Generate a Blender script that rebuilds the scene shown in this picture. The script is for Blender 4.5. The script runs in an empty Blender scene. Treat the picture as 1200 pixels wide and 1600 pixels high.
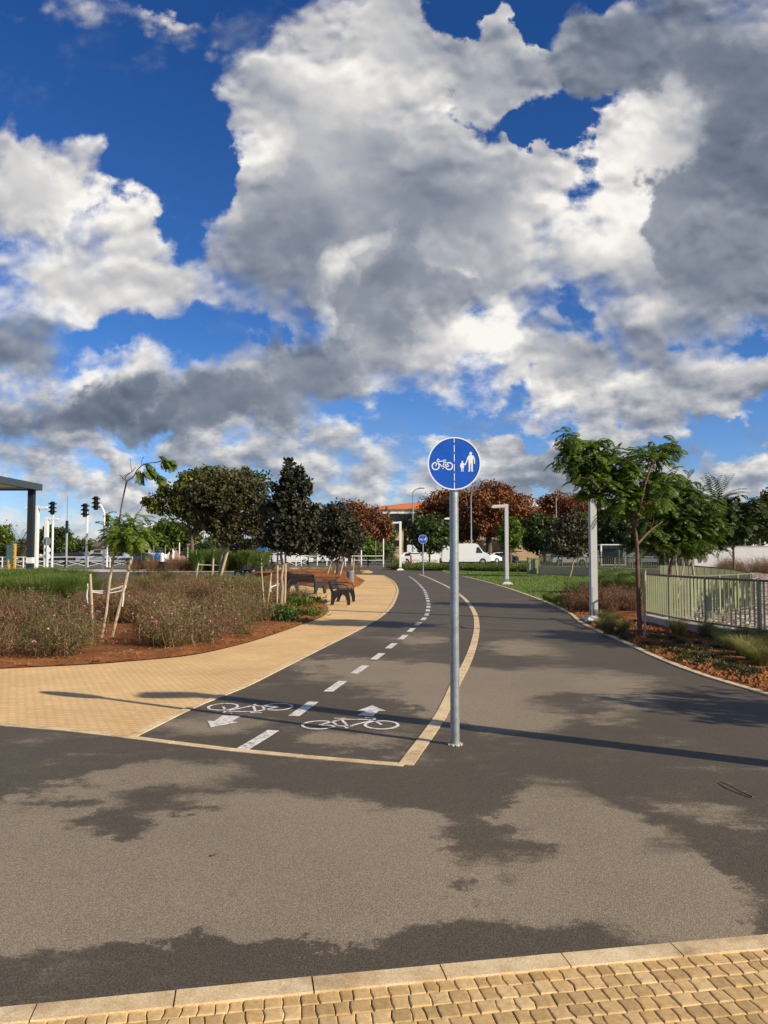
import bpy, bmesh, math, random
import numpy as np
from mathutils import Vector, Matrix
from mathutils.geometry import tessellate_polygon
random.seed(7); RNG = np.random.default_rng(7)
sc = bpy.context.scene; COL = sc.collection
PI = math.pi; R = math.radians
# ------------------------------------------------------------------ camera
CAMH = 1.6; FPX = 1200.0
PITCH = math.atan((862-800)/FPX)
cam = bpy.data.cameras.new('camera'); camo = bpy.data.objects.new('camera', cam); COL.objects.link(camo)
cam.sensor_fit = 'VERTICAL'; cam.sensor_height = 36; cam.lens = 27; cam.clip_end = 6000; cam.clip_start = 0.05
camo.location = (0, 0, CAMH); camo.rotation_euler = (PI/2 + PITCH, 0, 0)
sc.camera = camo
# ------------------------------------------------------------------ view
sc.view_settings.view_transform = 'Standard'; sc.view_settings.look = 'None'
sc.view_settings.exposure = 0.38; sc.view_settings.gamma = 1
sc.cycles.use_denoising = True
sc.cycles.max_bounces = 6; sc.cycles.diffuse_bounces = 3; sc.cycles.transparent_max_bounces = 8
sc.cycles.sample_clamp_indirect = 6
# ------------------------------------------------------------------ sun
SUN_EL = R(26.5); SX, SY = 0.872, -0.489
sun = bpy.data.lights.new('sun', 'SUN'); suno = bpy.data.objects.new('sun', sun); COL.objects.link(suno)
sun.energy = 5.0; sun.angle = R(0.5); sun.color = (1.0, 0.87, 0.68)
suno.rotation_euler = Vector((SX*math.cos(SUN_EL), SY*math.cos(SUN_EL), math.sin(SUN_EL))).to_track_quat('Z', 'Y').to_euler()
# ------------------------------------------------------------------ node helper
class NB:
    def __init__(s, tree): s.t = tree; s.n = tree.nodes; s.l = tree.links
    def put(s, sock, v):
        if isinstance(v, bpy.types.NodeSocket): s.l.new(v, sock)
        elif v is not None:
            if sock.type == 'RGBA' and hasattr(v, '__len__') and len(v) == 3: v = (*v, 1)
            sock.default_value = v
    def m(s, op, a, b=None, c=None, clamp=False):
        n = s.n.new('ShaderNodeMath'); n.operation = op; n.use_clamp = clamp
        for i, v in enumerate((a, b, c)):
            if v is not None: s.put(n.inputs[i], v)
        return n.outputs[0]
    def v(s, op, a, b=None, c=None):
        n = s.n.new('ShaderNodeVectorMath'); n.operation = op
        for i, x in enumerate((a, b, c)):
            if x is not None:
                if op == 'SCALE' and i == 1: s.put(n.inputs[3], x)
                else: s.put(n.inputs[i], x)
        return n.outputs[1] if op in ('LENGTH', 'DOT_PRODUCT', 'DISTANCE') else n.outputs[0]
    def noise(s, vec, scale, detail=6, rough=0.55, out=0, lac=2.0, dim='3D'):
        n = s.n.new('ShaderNodeTexNoise'); n.noise_dimensions = dim; s.put(n.inputs['Vector'], vec)
        n.inputs['Scale'].default_value = scale; n.inputs['Detail'].default_value = detail
        n.inputs['Roughness'].default_value = rough; n.inputs['Lacunarity'].default_value = lac
        return n.outputs[out]
    def vor(s, vec, scale, feature='F1', out=0, dim='3D', **k):
        n = s.n.new('ShaderNodeTexVoronoi'); n.voronoi_dimensions = dim; n.feature = feature; s.put(n.inputs['Vector'], vec)
        n.inputs['Scale'].default_value = scale
        for kk, vv in k.items(): n.inputs[kk].default_value = vv
        return n.outputs[out]
    def rng(s, v, a, b, c=0.0, d=1.0, smooth=False):
        n = s.n.new('ShaderNodeMapRange'); n.interpolation_type = 'SMOOTHSTEP' if smooth else 'LINEAR'; n.clamp = True
        s.put(n.inputs[0], v)
        for i, x in enumerate((a, b, c, d)): s.put(n.inputs[i+1], x)
        return n.outputs[0]
    def mix(s, f, a, b, mode='MIX'):
        n = s.n.new('ShaderNodeMix'); n.data_type = 'RGBA'; n.blend_type = mode
        s.put(n.inputs[0], f); s.put(n.inputs[6], a); s.put(n.inputs[7], b)
        return n.outputs[2]
    def ramp(s, f, stops):
        n = s.n.new('ShaderNodeValToRGB'); s.put(n.inputs[0], f); e = n.color_ramp.elements
        while len(e) < len(stops): e.new(0.5)
        for i, (p, c) in enumerate(stops): e[i].position = p; e[i].color = (*c, 1)
        return n.outputs[0]
# ------------------------------------------------------------------ world : sky and clouds
w = bpy.data.worlds.new('World'); sc.world = w; w.use_nodes = True
w.node_tree.nodes.clear(); b = NB(w.node_tree)
sky = b.n.new('ShaderNodeTexSky'); sky.sky_type = 'NISHITA'; sky.sun_disc = False
sky.sun_elevation = SUN_EL; sky.sun_rotation = R(119); sky.altitude = 200; sky.air_density = 1.0; sky.dust_density = 0.4; sky.ozone_density = 3.0
tc = b.n.new('ShaderNodeTexCoord'); D = b.v('NORMALIZE', tc.outputs['Generated'])
# fixed sky frame (a constant direction in the world, tilted 3 degrees up from north)
CPIT, SPIT = math.cos(PITCH), math.sin(PITCH)
fy = b.v('DOT_PRODUCT', D, (0, CPIT, SPIT)); fz = b.v('DOT_PRODUCT', D, (0, -SPIT, CPIT)); fx = b.v('DOT_PRODUCT', D, (1, 0, 0))
fyc = b.m('MAXIMUM', fy, 0.12)
cx = b.n.new('ShaderNodeCombineXYZ'); b.put(cx.inputs[0], b.m('DIVIDE', fx, fyc)); b.put(cx.inputs[1], b.m('DIVIDE', fz, fyc))
UV = cx.outputs[0]
front = b.rng(fy, 0.1, 0.35)
def U(px, py): return ((px-600)/FPX, (800-py)/FPX)
warpn = b.n.new('ShaderNodeTexNoise'); warpn.noise_dimensions = '2D'; b.put(warpn.inputs['Vector'], UV); warpn.inputs['Scale'].default_value = 6; warpn.inputs['Detail'].default_value = 8; warpn.inputs['Roughness'].default_value = .56
wv = b.v('SUBTRACT', warpn.outputs[1], (0.5, 0.5, 0.5))
PW = b.v('MULTIPLY_ADD', wv, (0.20, 0.17, 0.0), UV)
PT = b.v('MULTIPLY_ADD', wv, (0.15, 0.13, 0.0), UV)
def blobs(P, lst, start=0.0):
    acc = start
    for (px, py, rx, ry, wt) in lst:
        u, v_ = U(px, py); s1, s2 = FPX/rx/1.35, FPX/ry/1.35
        q = b.v('MULTIPLY_ADD', P, (s1, s2, 0), (-u*s1, -v_*s2, 0))
        d = b.v('DOT_PRODUCT', q, q)
        f = b.m('MULTIPLY_ADD', d, -1.0, 1.0, clamp=True)
        acc = b.m('MULTIPLY_ADD', f, wt, acc)
    return acc
CLOUD = [(560,130,140,160,.7),(600,30,90,60,.6),(600,270,200,160,.6),(420,250,95,110,.7),(770,100,85,75,.8),(480,400,180,130,.55),(640,420,180,130,.5),
 (320,430,110,75,.6),(240,400,60,40,.35),(700,520,150,90,.6),(590,570,120,60,.5),(880,330,150,130,.6),(1000,230,80,90,.75),(960,420,110,80,.5),(740,320,110,110,.5),
 (1120,60,170,120,.8),(1160,300,130,210,.95),(1100,470,120,70,.7),(950,60,80,60,.6),(900,120,70,45,.5),
 (950,590,130,85,.8),(1060,560,60,90,.5),(860,600,60,50,.4),(1150,620,75,48,.9),
 (30,290,80,75,.9),(120,265,72,52,.9),(20,200,36,32,.8),(100,370,120,75,.7),(190,475,95,48,.75),(60,470,110,70,.6),(10,545,60,40,.5),(215,320,40,25,.42),
 (215,25,85,55,.47),(320,35,55,42,.42),(70,108,22,20,.4),(880,10,30,20,.3),
 (50,605,80,42,.7),(150,590,50,36,.6),(250,570,42,40,.85),(140,640,150,40,.5),(350,630,150,50,.8),(470,590,75,60,.7),(420,540,30,60,.4),
 (60,700,110,40,.4),(160,745,130,50,.55),(400,700,120,40,.5),(520,690,60,50,.5),(700,690,40,25,.7),(735,690,36,22,.5),(790,688,30,24,.8),(840,750,140,55,.5),
 (700,740,120,45,.35),(1010,730,100,50,.55),(1150,735,60,45,.6),(600,770,140,30,.3),(1180,690,40,20,.4),(1090,700,40,20,.35),(930,700,50,22,.35),(640,700,30,14,.3),(560,660,30,16,.3),(290,700,50,24,.4),(30,780,120,30,.3)]
HOLE = [(700,35,60,38,-.8),(860,30,50,45,-.7),(850,195,60,22,-.7),(960,150,50,20,-.5),(925,490,22,60,-.6),(880,545,35,20,-.5),(1095,570,28,45,-.6),
 (230,200,100,150,-.6),(240,530,120,24,-.7),(350,515,50,40,-.6),(760,635,80,22,-.6),(650,655,70,20,-.5),(1140,690,90,20,-.6),(700,392,20,8,-.7),(300,370,25,40,-.4),(800,210,18,30,-.4),
 (60,130,120,60,-.4),(560,640,50,20,-.4),(430,40,16,50,-.2)]
F0 = blobs(PW, CLOUD + HOLE, 0.0)
low = b.rng(fz, 0.0, 0.20, 0.34, 0.0)
UVn = b.v('MULTIPLY', UV, (1, 1.35, 1))
UVw = b.v('MULTIPLY_ADD', wv, (0.05, 0.05, 0), UVn)
n1 = b.noise(UVn, 7.0, 9, 0.60, dim='2D')
bil = b.vor(UVw, 15.0, 'SMOOTH_F1', dim='2D', Smoothness=1.0, Detail=2.0, Roughness=0.5)
bil2 = b.vor(b.v('ADD', UVw, (0.003, 0.014, 0)), 15.0, 'SMOOTH_F1', dim='2D', Smoothness=1.0, Detail=2.0, Roughness=0.5)
nsum = b.m('MULTIPLY', b.m('SUBTRACT', n1, 0.5), 2.0)
nsum = b.m('MULTIPLY_ADD', b.m('SUBTRACT', 0.40, bil), 0.5, nsum)
n3 = b.noise(b.v('MULTIPLY', UV, (1, 1.9, 1)), 17.0, 6, 0.58, dim='2D')
nsum = b.m('MULTIPLY_ADD', b.m('SUBTRACT', n3, 0.5), b.rng(fz, 0.02, 0.24, 2.8, 0.0), nsum)
bn = b.noise(D, 3.0, 4, 0.6)
Fb = b.m('MULTIPLY_ADD', b.m('SUBTRACT', bn, 0.42), 3.0, 0.0)
Ff = b.m('ADD', b.m('ADD', F0, nsum), low)
mixf = b.n.new('ShaderNodeMix'); b.put(mixf.inputs[0], front); b.put(mixf.inputs[2], Fb); b.put(mixf.inputs[3], Ff)
F = mixf.outputs[0]
soft = b.rng(b.noise(UV, 3.0, 2, 0.5, dim='2D'), 0.36, 0.60, 0.12, 0.62)      # some edges crisp, some frayed
alpha = b.rng(F, b.m('SUBTRACT', 0.24, b.m('MULTIPLY', soft, 0.6)), b.m('ADD', 0.30, soft), smooth=True)
def relief(k, scale, det, amp):
    w0 = b.v('MULTIPLY_ADD', wv, (0.03, 0.03, 0), UVn)
    a1 = b.noise(w0, scale, det, 0.5, dim='2D'); a2 = b.noise(b.v('ADD', w0, (0.25*k, k, 0)), scale, det, 0.5, dim='2D')
    return b.m('MULTIPLY', b.m('SUBTRACT', a1, a2), amp)
edge = b.rng(F, 0.25, 0.95, 1.0, 0.0)
rel = b.m('ADD', relief(0.09, 2.2, 4, 1.15), b.m('MULTIPLY', relief(0.016, 11.0, 4, 0.7), edge))
rel = b.m('ADD', rel, b.m('MULTIPLY', b.m('SUBTRACT', bil2, bil), b.rng(F, 0.35, 1.3, 0.80, 0.06)))
TONE = [(960,60,90,60,-.25),(620,490,130,95,-.1),(470,470,90,90,-.32),(600,230,110,60,-.10),(350,635,170,42,-.15),
 (40,545,90,40,-.5),(150,665,170,22,-.45),(460,610,70,60,-.35),(380,400,90,50,-.18),(330,30,120,60,-.15),(1100,480,110,60,-.3),(610,300,120,60,-.12),(820,740,90,30,-.2),(60,640,60,20,-.2),(420,500,60,60,-.2),
 (520,330,130,60,-.15),(780,440,80,40,-.12),(950,655,100,20,-.25),
 (120,280,110,70,.34),(540,90,120,70,.22),(390,220,60,60,.32),(720,130,70,50,.15),(900,330,110,70,.2),(1000,230,80,90,.25),(730,520,80,50,.45),(780,480,40,40,.3),(530,412,26,44,.5),(506,490,18,38,.42),(575,372,28,18,.3),(425,510,22,40,.3),
 (250,565,45,40,.3),(150,585,60,40,.25),(60,600,60,30,.2),(170,480,80,30,.15),(1040,490,35,30,.35),(740,690,90,30,.3),(1150,600,60,30,.25),(420,560,22,50,.4),(900,630,80,20,.15),(870,250,60,60,.15),(1000,640,70,25,.15)]
T = blobs(PT, TONE, 0.60)
T = b.m('MAXIMUM', T, 0.14)
T = b.m('MULTIPLY_ADD', b.m('SUBTRACT', n3, b.noise(b.v('ADD', b.v('MULTIPLY', UV, (1, 1.9, 1)), (0.006, 0.022, 0)), 17.0, 4, 0.55, dim='2D')), b.rng(fz, 0.03, 0.22, 1.7, 0.0), T)
T = b.m('MULTIPLY_ADD', b.m('SUBTRACT', b.noise(UV, 4.0, 3, 0.5, dim='2D'), 0.5), 0.5, T)
thin = b.m('ADD', b.rng(F, 0.25, 0.62, 0.10, 0.0, smooth=True), b.rng(F, 0.7, 1.9, 0.04, -0.10))
T = b.m('ADD', b.m('ADD', T, thin), rel, clamp=True)
ccol = b.ramp(T, [(0.0, (0.118, 0.145, 0.195)), (0.30, (0.215, 0.245, 0.305)), (0.55, (0.40, 0.415, 0.455)), (0.80, (0.67, 0.655, 0.64)), (1.0, (0.95, 0.92, 0.865))])
ccol = b.mix(b.rng(fz, 0.0, 0.14, 0.30, 0.0), ccol, (0.42, 0.47, 0.54))
skyc = b.v('SCALE', sky.outputs[0], 0.11)
skyc = b.mix(1.0, skyc, b.ramp(b.rng(fz, -0.02, 0.58), [(0.0, (0.72, 0.88, 1.22)), (0.12, (.60, .82, 1.22)), (0.4, (.32, .62, 1.04)), (1.0, (0.17, .47, .92))]), 'MULTIPLY')
base = b.mix(b.m('MULTIPLY', alpha, 0.985), skyc, ccol)
# second, nearer layer of shaded grey cloud
GREY = [(1170,300,125,190,1.1),(1130,120,190,100,.9),(1000,70,120,60,.75),(930,110,60,35,.5),(1110,440,110,75,.8),(1190,480,90,50,.8),(1060,360,45,50,.6),
 (620,490,110,95,.85),(560,560,90,60,.7),(680,400,90,60,.45),(500,590,60,40,.7),(350,625,130,45,.95),(280,645,150,32,.9),(130,655,130,26,.7),(450,440,60,60,.6),(390,410,90,40,.4),(40,545,70,38,.6),(640,330,80,40,.35),
 (300,40,90,30,.3),(740,640,50,25,.35),(580,720,120,50,.45),(60,640,80,20,.4),(200,690,110,18,.4),(900,735,100,28,.45),(1040,700,60,22,.4),(30,740,60,20,.4)]
PW2 = b.v('MULTIPLY_ADD', wv, (-0.24, 0.20, 0.0), UV)
G0 = blobs(PW2, GREY + [(530,412,32,56,-.75),(506,490,24,46,-.65),(578,368,34,22,-.4),(425,560,26,50,-.7),(1000,250,60,120,-.5),(750,540,50,50,-.6),(250,560,40,36,-.8)], -0.08)
G = b.m('MULTIPLY_ADD', b.m('SUBTRACT', b.noise(b.v('ADD', UVn, (3.1, 7.7, 0)), 9.0, 8, 0.58, dim='2D'), 0.5), 1.5, G0)
G = b.m('MULTIPLY_ADD', b.m('SUBTRACT', 0.40, bil), 0.35, G)
gal = b.m('MULTIPLY', b.rng(G, b.m('SUBTRACT', 0.20, b.m('MULTIPLY', soft, 0.6)), b.m('MULTIPLY_ADD', soft, 1.2, 0.40), 0.0, 0.96, smooth=True), front)
gt = b.m('ADD', b.rng(G, 0.3, 1.3, 0.46, 0.22), b.m('MULTIPLY', rel, 0.8), clamp=True)
gt = b.m('ADD', gt, b.m('MULTIPLY', b.m('SUBTRACT', n1, 0.5), 0.12), clamp=True)
gcol = b.ramp(gt, [(0.0, (0.100, 0.128, 0.18)), (0.25, (0.165, 0.195, 0.255)), (0.5, (0.27, 0.30, 0.36)), (1.0, (0.60, 0.61, 0.62))])
final = b.mix(gal, base, gcol)
bg = b.n.new('ShaderNodeBackground'); b.put(bg.inputs[0], final); bg.inputs[1].default_value = 0.79
wo = b.n.new('ShaderNodeOutputWorld'); b.l.new(bg.outputs[0], wo.inputs[0])
# ------------------------------------------------------------------ picture point -> ground point (used as survey of the place)
def ray(px, py):
    x = (px-600)/FPX; y = (800-py)/FPX
    return Vector((x, CPIT - y*SPIT, SPIT + y*CPIT))
def P(px, py, z=0.0):
    d = ray(px, py); t = (z-CAMH)/d.z
    return Vector((d.x*t, d.y*t, z))
def Q(px, py, Y):            # point at distance Y seen at (px, py)
    d = ray(px, py); t = Y/d.y
    return Vector((d.x*t, Y, CAMH + d.z*t))
def XY(px, Y, z=0.0):
    return Vector(((px-600)/FPX*Y/CPIT, Y, z))
# ------------------------------------------------------------------ mesh helpers
def link(name, me, m=None, parent=None):
    o = bpy.data.objects.new(name, me); COL.objects.link(o)
    if m is not None:
        for mm in (m if isinstance(m, (list, tuple)) else [m]): me.materials.append(mm)
    if parent is not None: o.parent = parent
    return o
def tag(o, label=None, cat=None, group=None, kind=None):
    if label: o['label'] = label
    if cat: o['category'] = cat
    if group: o['group'] = group
    if kind: o['kind'] = kind
    return o
def thing(name, label, cat, loc=(0, 0, 0), rz=0.0, group=None):
    o = bpy.data.objects.new(name, None); COL.objects.link(o); o.empty_display_size = 0.2
    o.location = loc; o.rotation_euler = (0, 0, rz)
    return tag(o, label, cat, group)
def dup(root, loc=None, rz=None, label=None, group=None, scale=None):
    def cp_(o, parent):
        c = o.copy(); COL.objects.link(c)
        if parent is not None: c.parent = parent
        for ch in kids.get(o.name, []): cp_(ch, c)
        return c
    kids = {}
    for ch in root.children_recursive: kids.setdefault(ch.parent.name, []).append(ch)
    r = cp_(root, None)
    if loc is not None: r.location = loc
    if rz is not None: r.rotation_euler = (0, 0, rz)
    if label: r['label'] = label
    if group: r['group'] = group
    if scale: r.scale = scale if hasattr(scale, '__len__') else (scale,)*3
    return r
class MB:                      # collects shapes into one mesh
    def __init__(s): s.v = []; s.f = []; s.mi = []
    def add(s, v, f, mi=0):
        o = len(s.v); s.v += [tuple(x) for x in v]; s.f += [tuple(i+o for i in q) for q in f]; s.mi += [mi]*len(f); return s
    def box(s, c, d, rz=0.0, bev=0.0, mi=0, M=None):
        bm = bmesh.new(); bmesh.ops.create_cube(bm, size=1.0)
        bmesh.ops.scale(bm, vec=d, verts=bm.verts)
        if bev > 0: bmesh.ops.bevel(bm, geom=bm.edges[:], offset=bev, segments=2, affect='EDGES', clamp_overlap=True)
        T = Matrix.Translation(c) @ Matrix.Rotation(rz, 4, 'Z')
        if M is not None: T = T @ M
        bm.transform(T); s._bm(bm, mi); return s
    def _bm(s, bm, mi=0):
        bm.verts.index_update(); s.add([v.co for v in bm.verts], [[v.index for v in f.verts] for f in bm.faces], mi); bm.free()
    def tube(s, pts, rad, n=8, mi=0, caps=True):
        pts = [Vector(p) for p in pts]
        if not hasattr(rad, '__len__'): rad = [rad]*len(pts)
        V = []; F = []; up = None
        for i, p in enumerate(pts):
            t = (pts[min(i+1, len(pts)-1)] - pts[max(i-1, 0)]).normalized()
            if up is None: up = t.orthogonal().normalized()
            up = (up - t*up.dot(t))
            up = up.normalized() if up.length > 1e-6 else t.orthogonal().normalized()
            sd = t.cross(up)
            for k in range(n):
                a = 2*PI*(k+0.5)/n; V.append(p + (up*math.cos(a) + sd*math.sin(a))*rad[i])
        for i in range(len(pts)-1):
            for k in range(n):
                a = i*n+k; c = i*n+(k+1) % n; F.append((a, c, c+n, a+n))
        if caps: F.append(tuple(range(n-1, -1, -1))); F.append(tuple((len(pts)-1)*n+k for k in range(n)))
        return s.add(V, F, mi)
    def prism(s, prof, y0, y1, axis='Y', mi=0, M=None, taper=None):
        # prof in (a,b) = (x,z); extruded along y.  taper(b)-> half width multiplier
        n = len(prof); V = []
        for (a, c) in prof: V.append((a, y0*(taper(c) if taper else 1), c))
        for (a, c) in prof: V.append((a, y1*(taper(c) if taper else 1), c))
        tri = tessellate_polygon([[Vector((a, c, 0)) for a, c in prof]])
        F = [tuple(t) for t in tri] + [tuple(i+n for i in reversed(t)) for t in tri] + [(i, (i+1) % n, (i+1) % n+n, i+n) for i in range(n)]
        if M is not None: V = [M @ Vector(v) for v in V]
        return s.add(V, F, mi)
    def build(s, name, m=None, parent=None, smooth=False, fix=True):
        me = bpy.data.meshes.new(name); me.from_pydata(s.v, [], s.f)
        if fix and len(s.f) < 60000:
            bm = bmesh.new(); bm.from_mesh(me); bmesh.ops.recalc_face_normals(bm, faces=bm.faces); bm.to_mesh(me); bm.free()
        if any(s.mi): me.polygons.foreach_set('material_index', s.mi)
        if smooth:
            me.polygons.foreach_set('use_smooth', [True]*len(me.polygons))
            me.set_sharp_from_angle(angle=R(40))
        me.update(); return link(name, me, m, parent)
def quads_mesh(name, V, m, parent=None, mi=None, tri=False):
    k = 3 if tri else 4
    V = np.asarray(V, dtype=np.float32).reshape(-1, 3); n = len(V)//k
    me = bpy.data.meshes.new(name); me.vertices.add(n*k); me.vertices.foreach_set('co', V.ravel())
    me.loops.add(n*k); me.loops.foreach_set('vertex_index', np.arange(n*k, dtype=np.int32))
    me.polygons.add(n); me.polygons.foreach_set('loop_start', np.arange(0, n*k, k, dtype=np.int32))
    if mi is not None: me.polygons.foreach_set('material_index', np.asarray(mi, dtype=np.int32))
    me.update(); me.validate(); return link(name, me, m, parent)
def catmull(pts, n=6):
    pts = [Vector(p) for p in pts]; out = []
    for i in range(len(pts)-1):
        p0 = pts[i-1] if i else pts[0]*2-pts[1]; p1, p2 = pts[i], pts[i+1]; p3 = pts[i+2] if i+2 < len(pts) else p2*2-p1
        for k in range(n):
            t = k/n; out.append(0.5*((2*p1)+(p2-p0)*t+(2*p0-5*p1+4*p2-p3)*t*t+(3*p1-p0-3*p2+p3)*t**3))
    out.append(pts[-1]); return out
def flat(v, z): return Vector((v.x, v.y, z))
def sheet(name, pts, z, m, kind='structure', parent=None):
    pts = [flat(p, z) for p in pts]; tri = tessellate_polygon([pts]); mb = MB()
    F = []
    for t in tri:
        a, b_, c = (pts[i] for i in t); F.append(tuple(t) if (b_-a).cross(c-a).z > 0 else tuple(reversed(t)))
    mb.add(pts, F); o = mb.build(name, m, parent, fix=False)
    if kind: o['kind'] = kind
    return o
def resample(pts, step):
    out = [pts[0]]; acc = 0
    for a, b_ in zip(pts, pts[1:]):
        L = (b_-a).length; d = step-acc
        while d <= L: out.append(a.lerp(b_, d/L)); d += step
        acc = (acc+L) % step
    return out
def strip(mb, pts, w, z0, z1, seg=None, gap=0.006, off=0.0, jit=0.0):
    """kerb stones laid along a line, each its own block in the mesh"""
    if seg:
        e_ = pts[-1]; pts = resample(pts, seg)
        if (pts[-1]-e_).length > .06: pts.append(e_)
    def nrm(i):
        t = (pts[min(i+1, len(pts)-1)]-pts[max(i-1, 0)]); t.z = 0; t.normalize(); return Vector((-t.y, t.x, 0))
    for i in range(len(pts)-1):
        a, b_ = pts[i], pts[i+1]; t = (b_-a).normalized(); na, nb = nrm(i), nrm(i+1); j = random.uniform(-jit, jit)
        g = t*(gap/2 if seg else 0)
        q = [a+g+na*(off-w/2), b_-g+nb*(off-w/2), b_-g+nb*(off+w/2), a+g+na*(off+w/2)]
        V = [flat(p, z0) for p in q]+[flat(p, z1+j) for p in q]
        mb.add(V, [(3, 2, 1, 0), (4, 5, 6, 7), (0, 1, 5, 4), (1, 2, 6, 5), (2, 3, 7, 6), (3, 0, 4, 7)])
# ------------------------------------------------------------------ materials
MATS = {}
def mat(name, fn=None, base=(0.5, 0.5, 0.5), rough=0.6, metal=0.0, var=0.12, scale=6.0, bump=0.0, bscale=60.0, spec=0.5, trans=0.0, coat=0.0, emit=None):
    m = bpy.data.materials.new(name); m.use_nodes = True; t = m.node_tree; n = NB(t)
    bs = t.nodes['Principled BSDF']; bs.inputs['Roughness'].default_value = rough; bs.inputs['Metallic'].default_value = metal
    bs.inputs['Specular IOR Level'].default_value = spec; bs.inputs['Coat Weight'].default_value = coat
    g = t.nodes.new('ShaderNodeTexCoord').outputs['Object']
    if fn: fn(n, bs, g)
    else:
        nz = n.noise(g, scale, 6, 0.6); lo = tuple(c*(1-var) for c in base); hi = tuple(min(1, c*(1+var)) for c in base)
        n.put(bs.inputs['Base Color'], n.ramp(nz, [(0.3, lo), (0.7, hi)]))
        if bump: 
            bp = t.nodes.new('ShaderNodeBump'); bp.inputs['Strength'].default_value = bump; bp.inputs['Distance'].default_value = 0.01
            n.put(bp.inputs['Height'], n.noise(g, bscale, 4, 0.6)); n.l.new(bp.outputs[0], bs.inputs['Normal'])
    if trans:
        out = t.nodes['Material Output']; tr = t.nodes.new('ShaderNodeBsdfTranslucent'); mx = t.nodes.new('ShaderNodeMixShader')
        src = bs.inputs['Base Color'].links[0].from_socket if bs.inputs['Base Color'].links else None
        if src: n.l.new(n.mix(1.0, src, (1.3, 1.5, 0.7), 'MULTIPLY'), tr.inputs[0])
        mx.inputs[0].default_value = trans; n.l.new(bs.outputs[0], mx.inputs[1]); n.l.new(tr.outputs[0], mx.inputs[2]); n.l.new(mx.outputs[0], out.inputs[0])
    return m
def leafmat(name, stops, rough=0.45, trans=0.25, spec=0.5):
    def fn(n, bs, g):
        geo = n.n.new('ShaderNodeNewGeometry'); nz = n.noise(g, 1.2, 3, 0.6)
        f = n.m('ADD', n.m('MULTIPLY', geo.outputs['Random Per Island'], 0.6), n.m('MULTIPLY', nz, 0.45))
        oi = n.n.new('ShaderNodeObjectInfo'); f = n.m('MULTIPLY_ADD', n.m('SUBTRACT', oi.outputs['Random'], .5), .45, f)
        n.put(bs.inputs['Base Color'], n.ramp(f, stops))
    return mat(name, fn, rough=rough, trans=trans, spec=spec)
def bumpn(n, bs, h, strength, dist=0.01):
    bp = n.n.new('ShaderNodeBump'); bp.inputs['Strength'].default_value = strength; bp.inputs['Distance'].default_value = dist
    n.put(bp.inputs['Height'], h); n.l.new(bp.outputs[0], bs.inputs['Normal'])
DRY = [(150,1380,240,90,1),(420,1330,260,90,1),(120,1440,200,60,.9),(400,1450,220,45,.9),(640,1400,180,75,.9),(260,1215,110,20,.9),(60,1290,120,60,.9),(450,1262,130,32,.7),
 (900,1290,95,45,1.1),(960,1370,190,95,1),(1060,1410,130,50,.9),(760,1430,160,40,.7),(1130,1275,70,25,.4),(870,1228,60,12,.5),(560,1300,120,50,.5),
 (760,1100,110,45,1),(870,1072,160,30,.9),(830,1015,70,14,.8),(960,1110,120,20,.5),(800,1130,80,20,.5),(720,1060,60,25,.5),
 (600,1060,110,28,.8),(520,1040,60,15,.5),(320,1135,90,17,.8),(560,1160,90,13,.6),(670,1080,30,40,.6),(500,1150,60,14,.4),(660,1000,60,10,.5),(640,1185,40,10,.4),(560,985,40,12,.3)]
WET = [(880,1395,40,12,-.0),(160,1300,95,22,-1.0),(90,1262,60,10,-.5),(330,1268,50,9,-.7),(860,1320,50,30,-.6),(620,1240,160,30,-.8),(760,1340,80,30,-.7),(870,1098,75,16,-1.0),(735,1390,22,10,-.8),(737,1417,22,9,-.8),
 (1160,1350,60,50,-.7),(1020,1330,60,18,-.3),(990,1020,120,25,-.4),(790,1045,60,10,-.2),(360,1500,260,18,-.5),(760,1480,180,30,-.7),(520,1085,60,14,-.3),(1140,1130,120,30,-.5),(1180,1420,40,30,-.4)]
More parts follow.
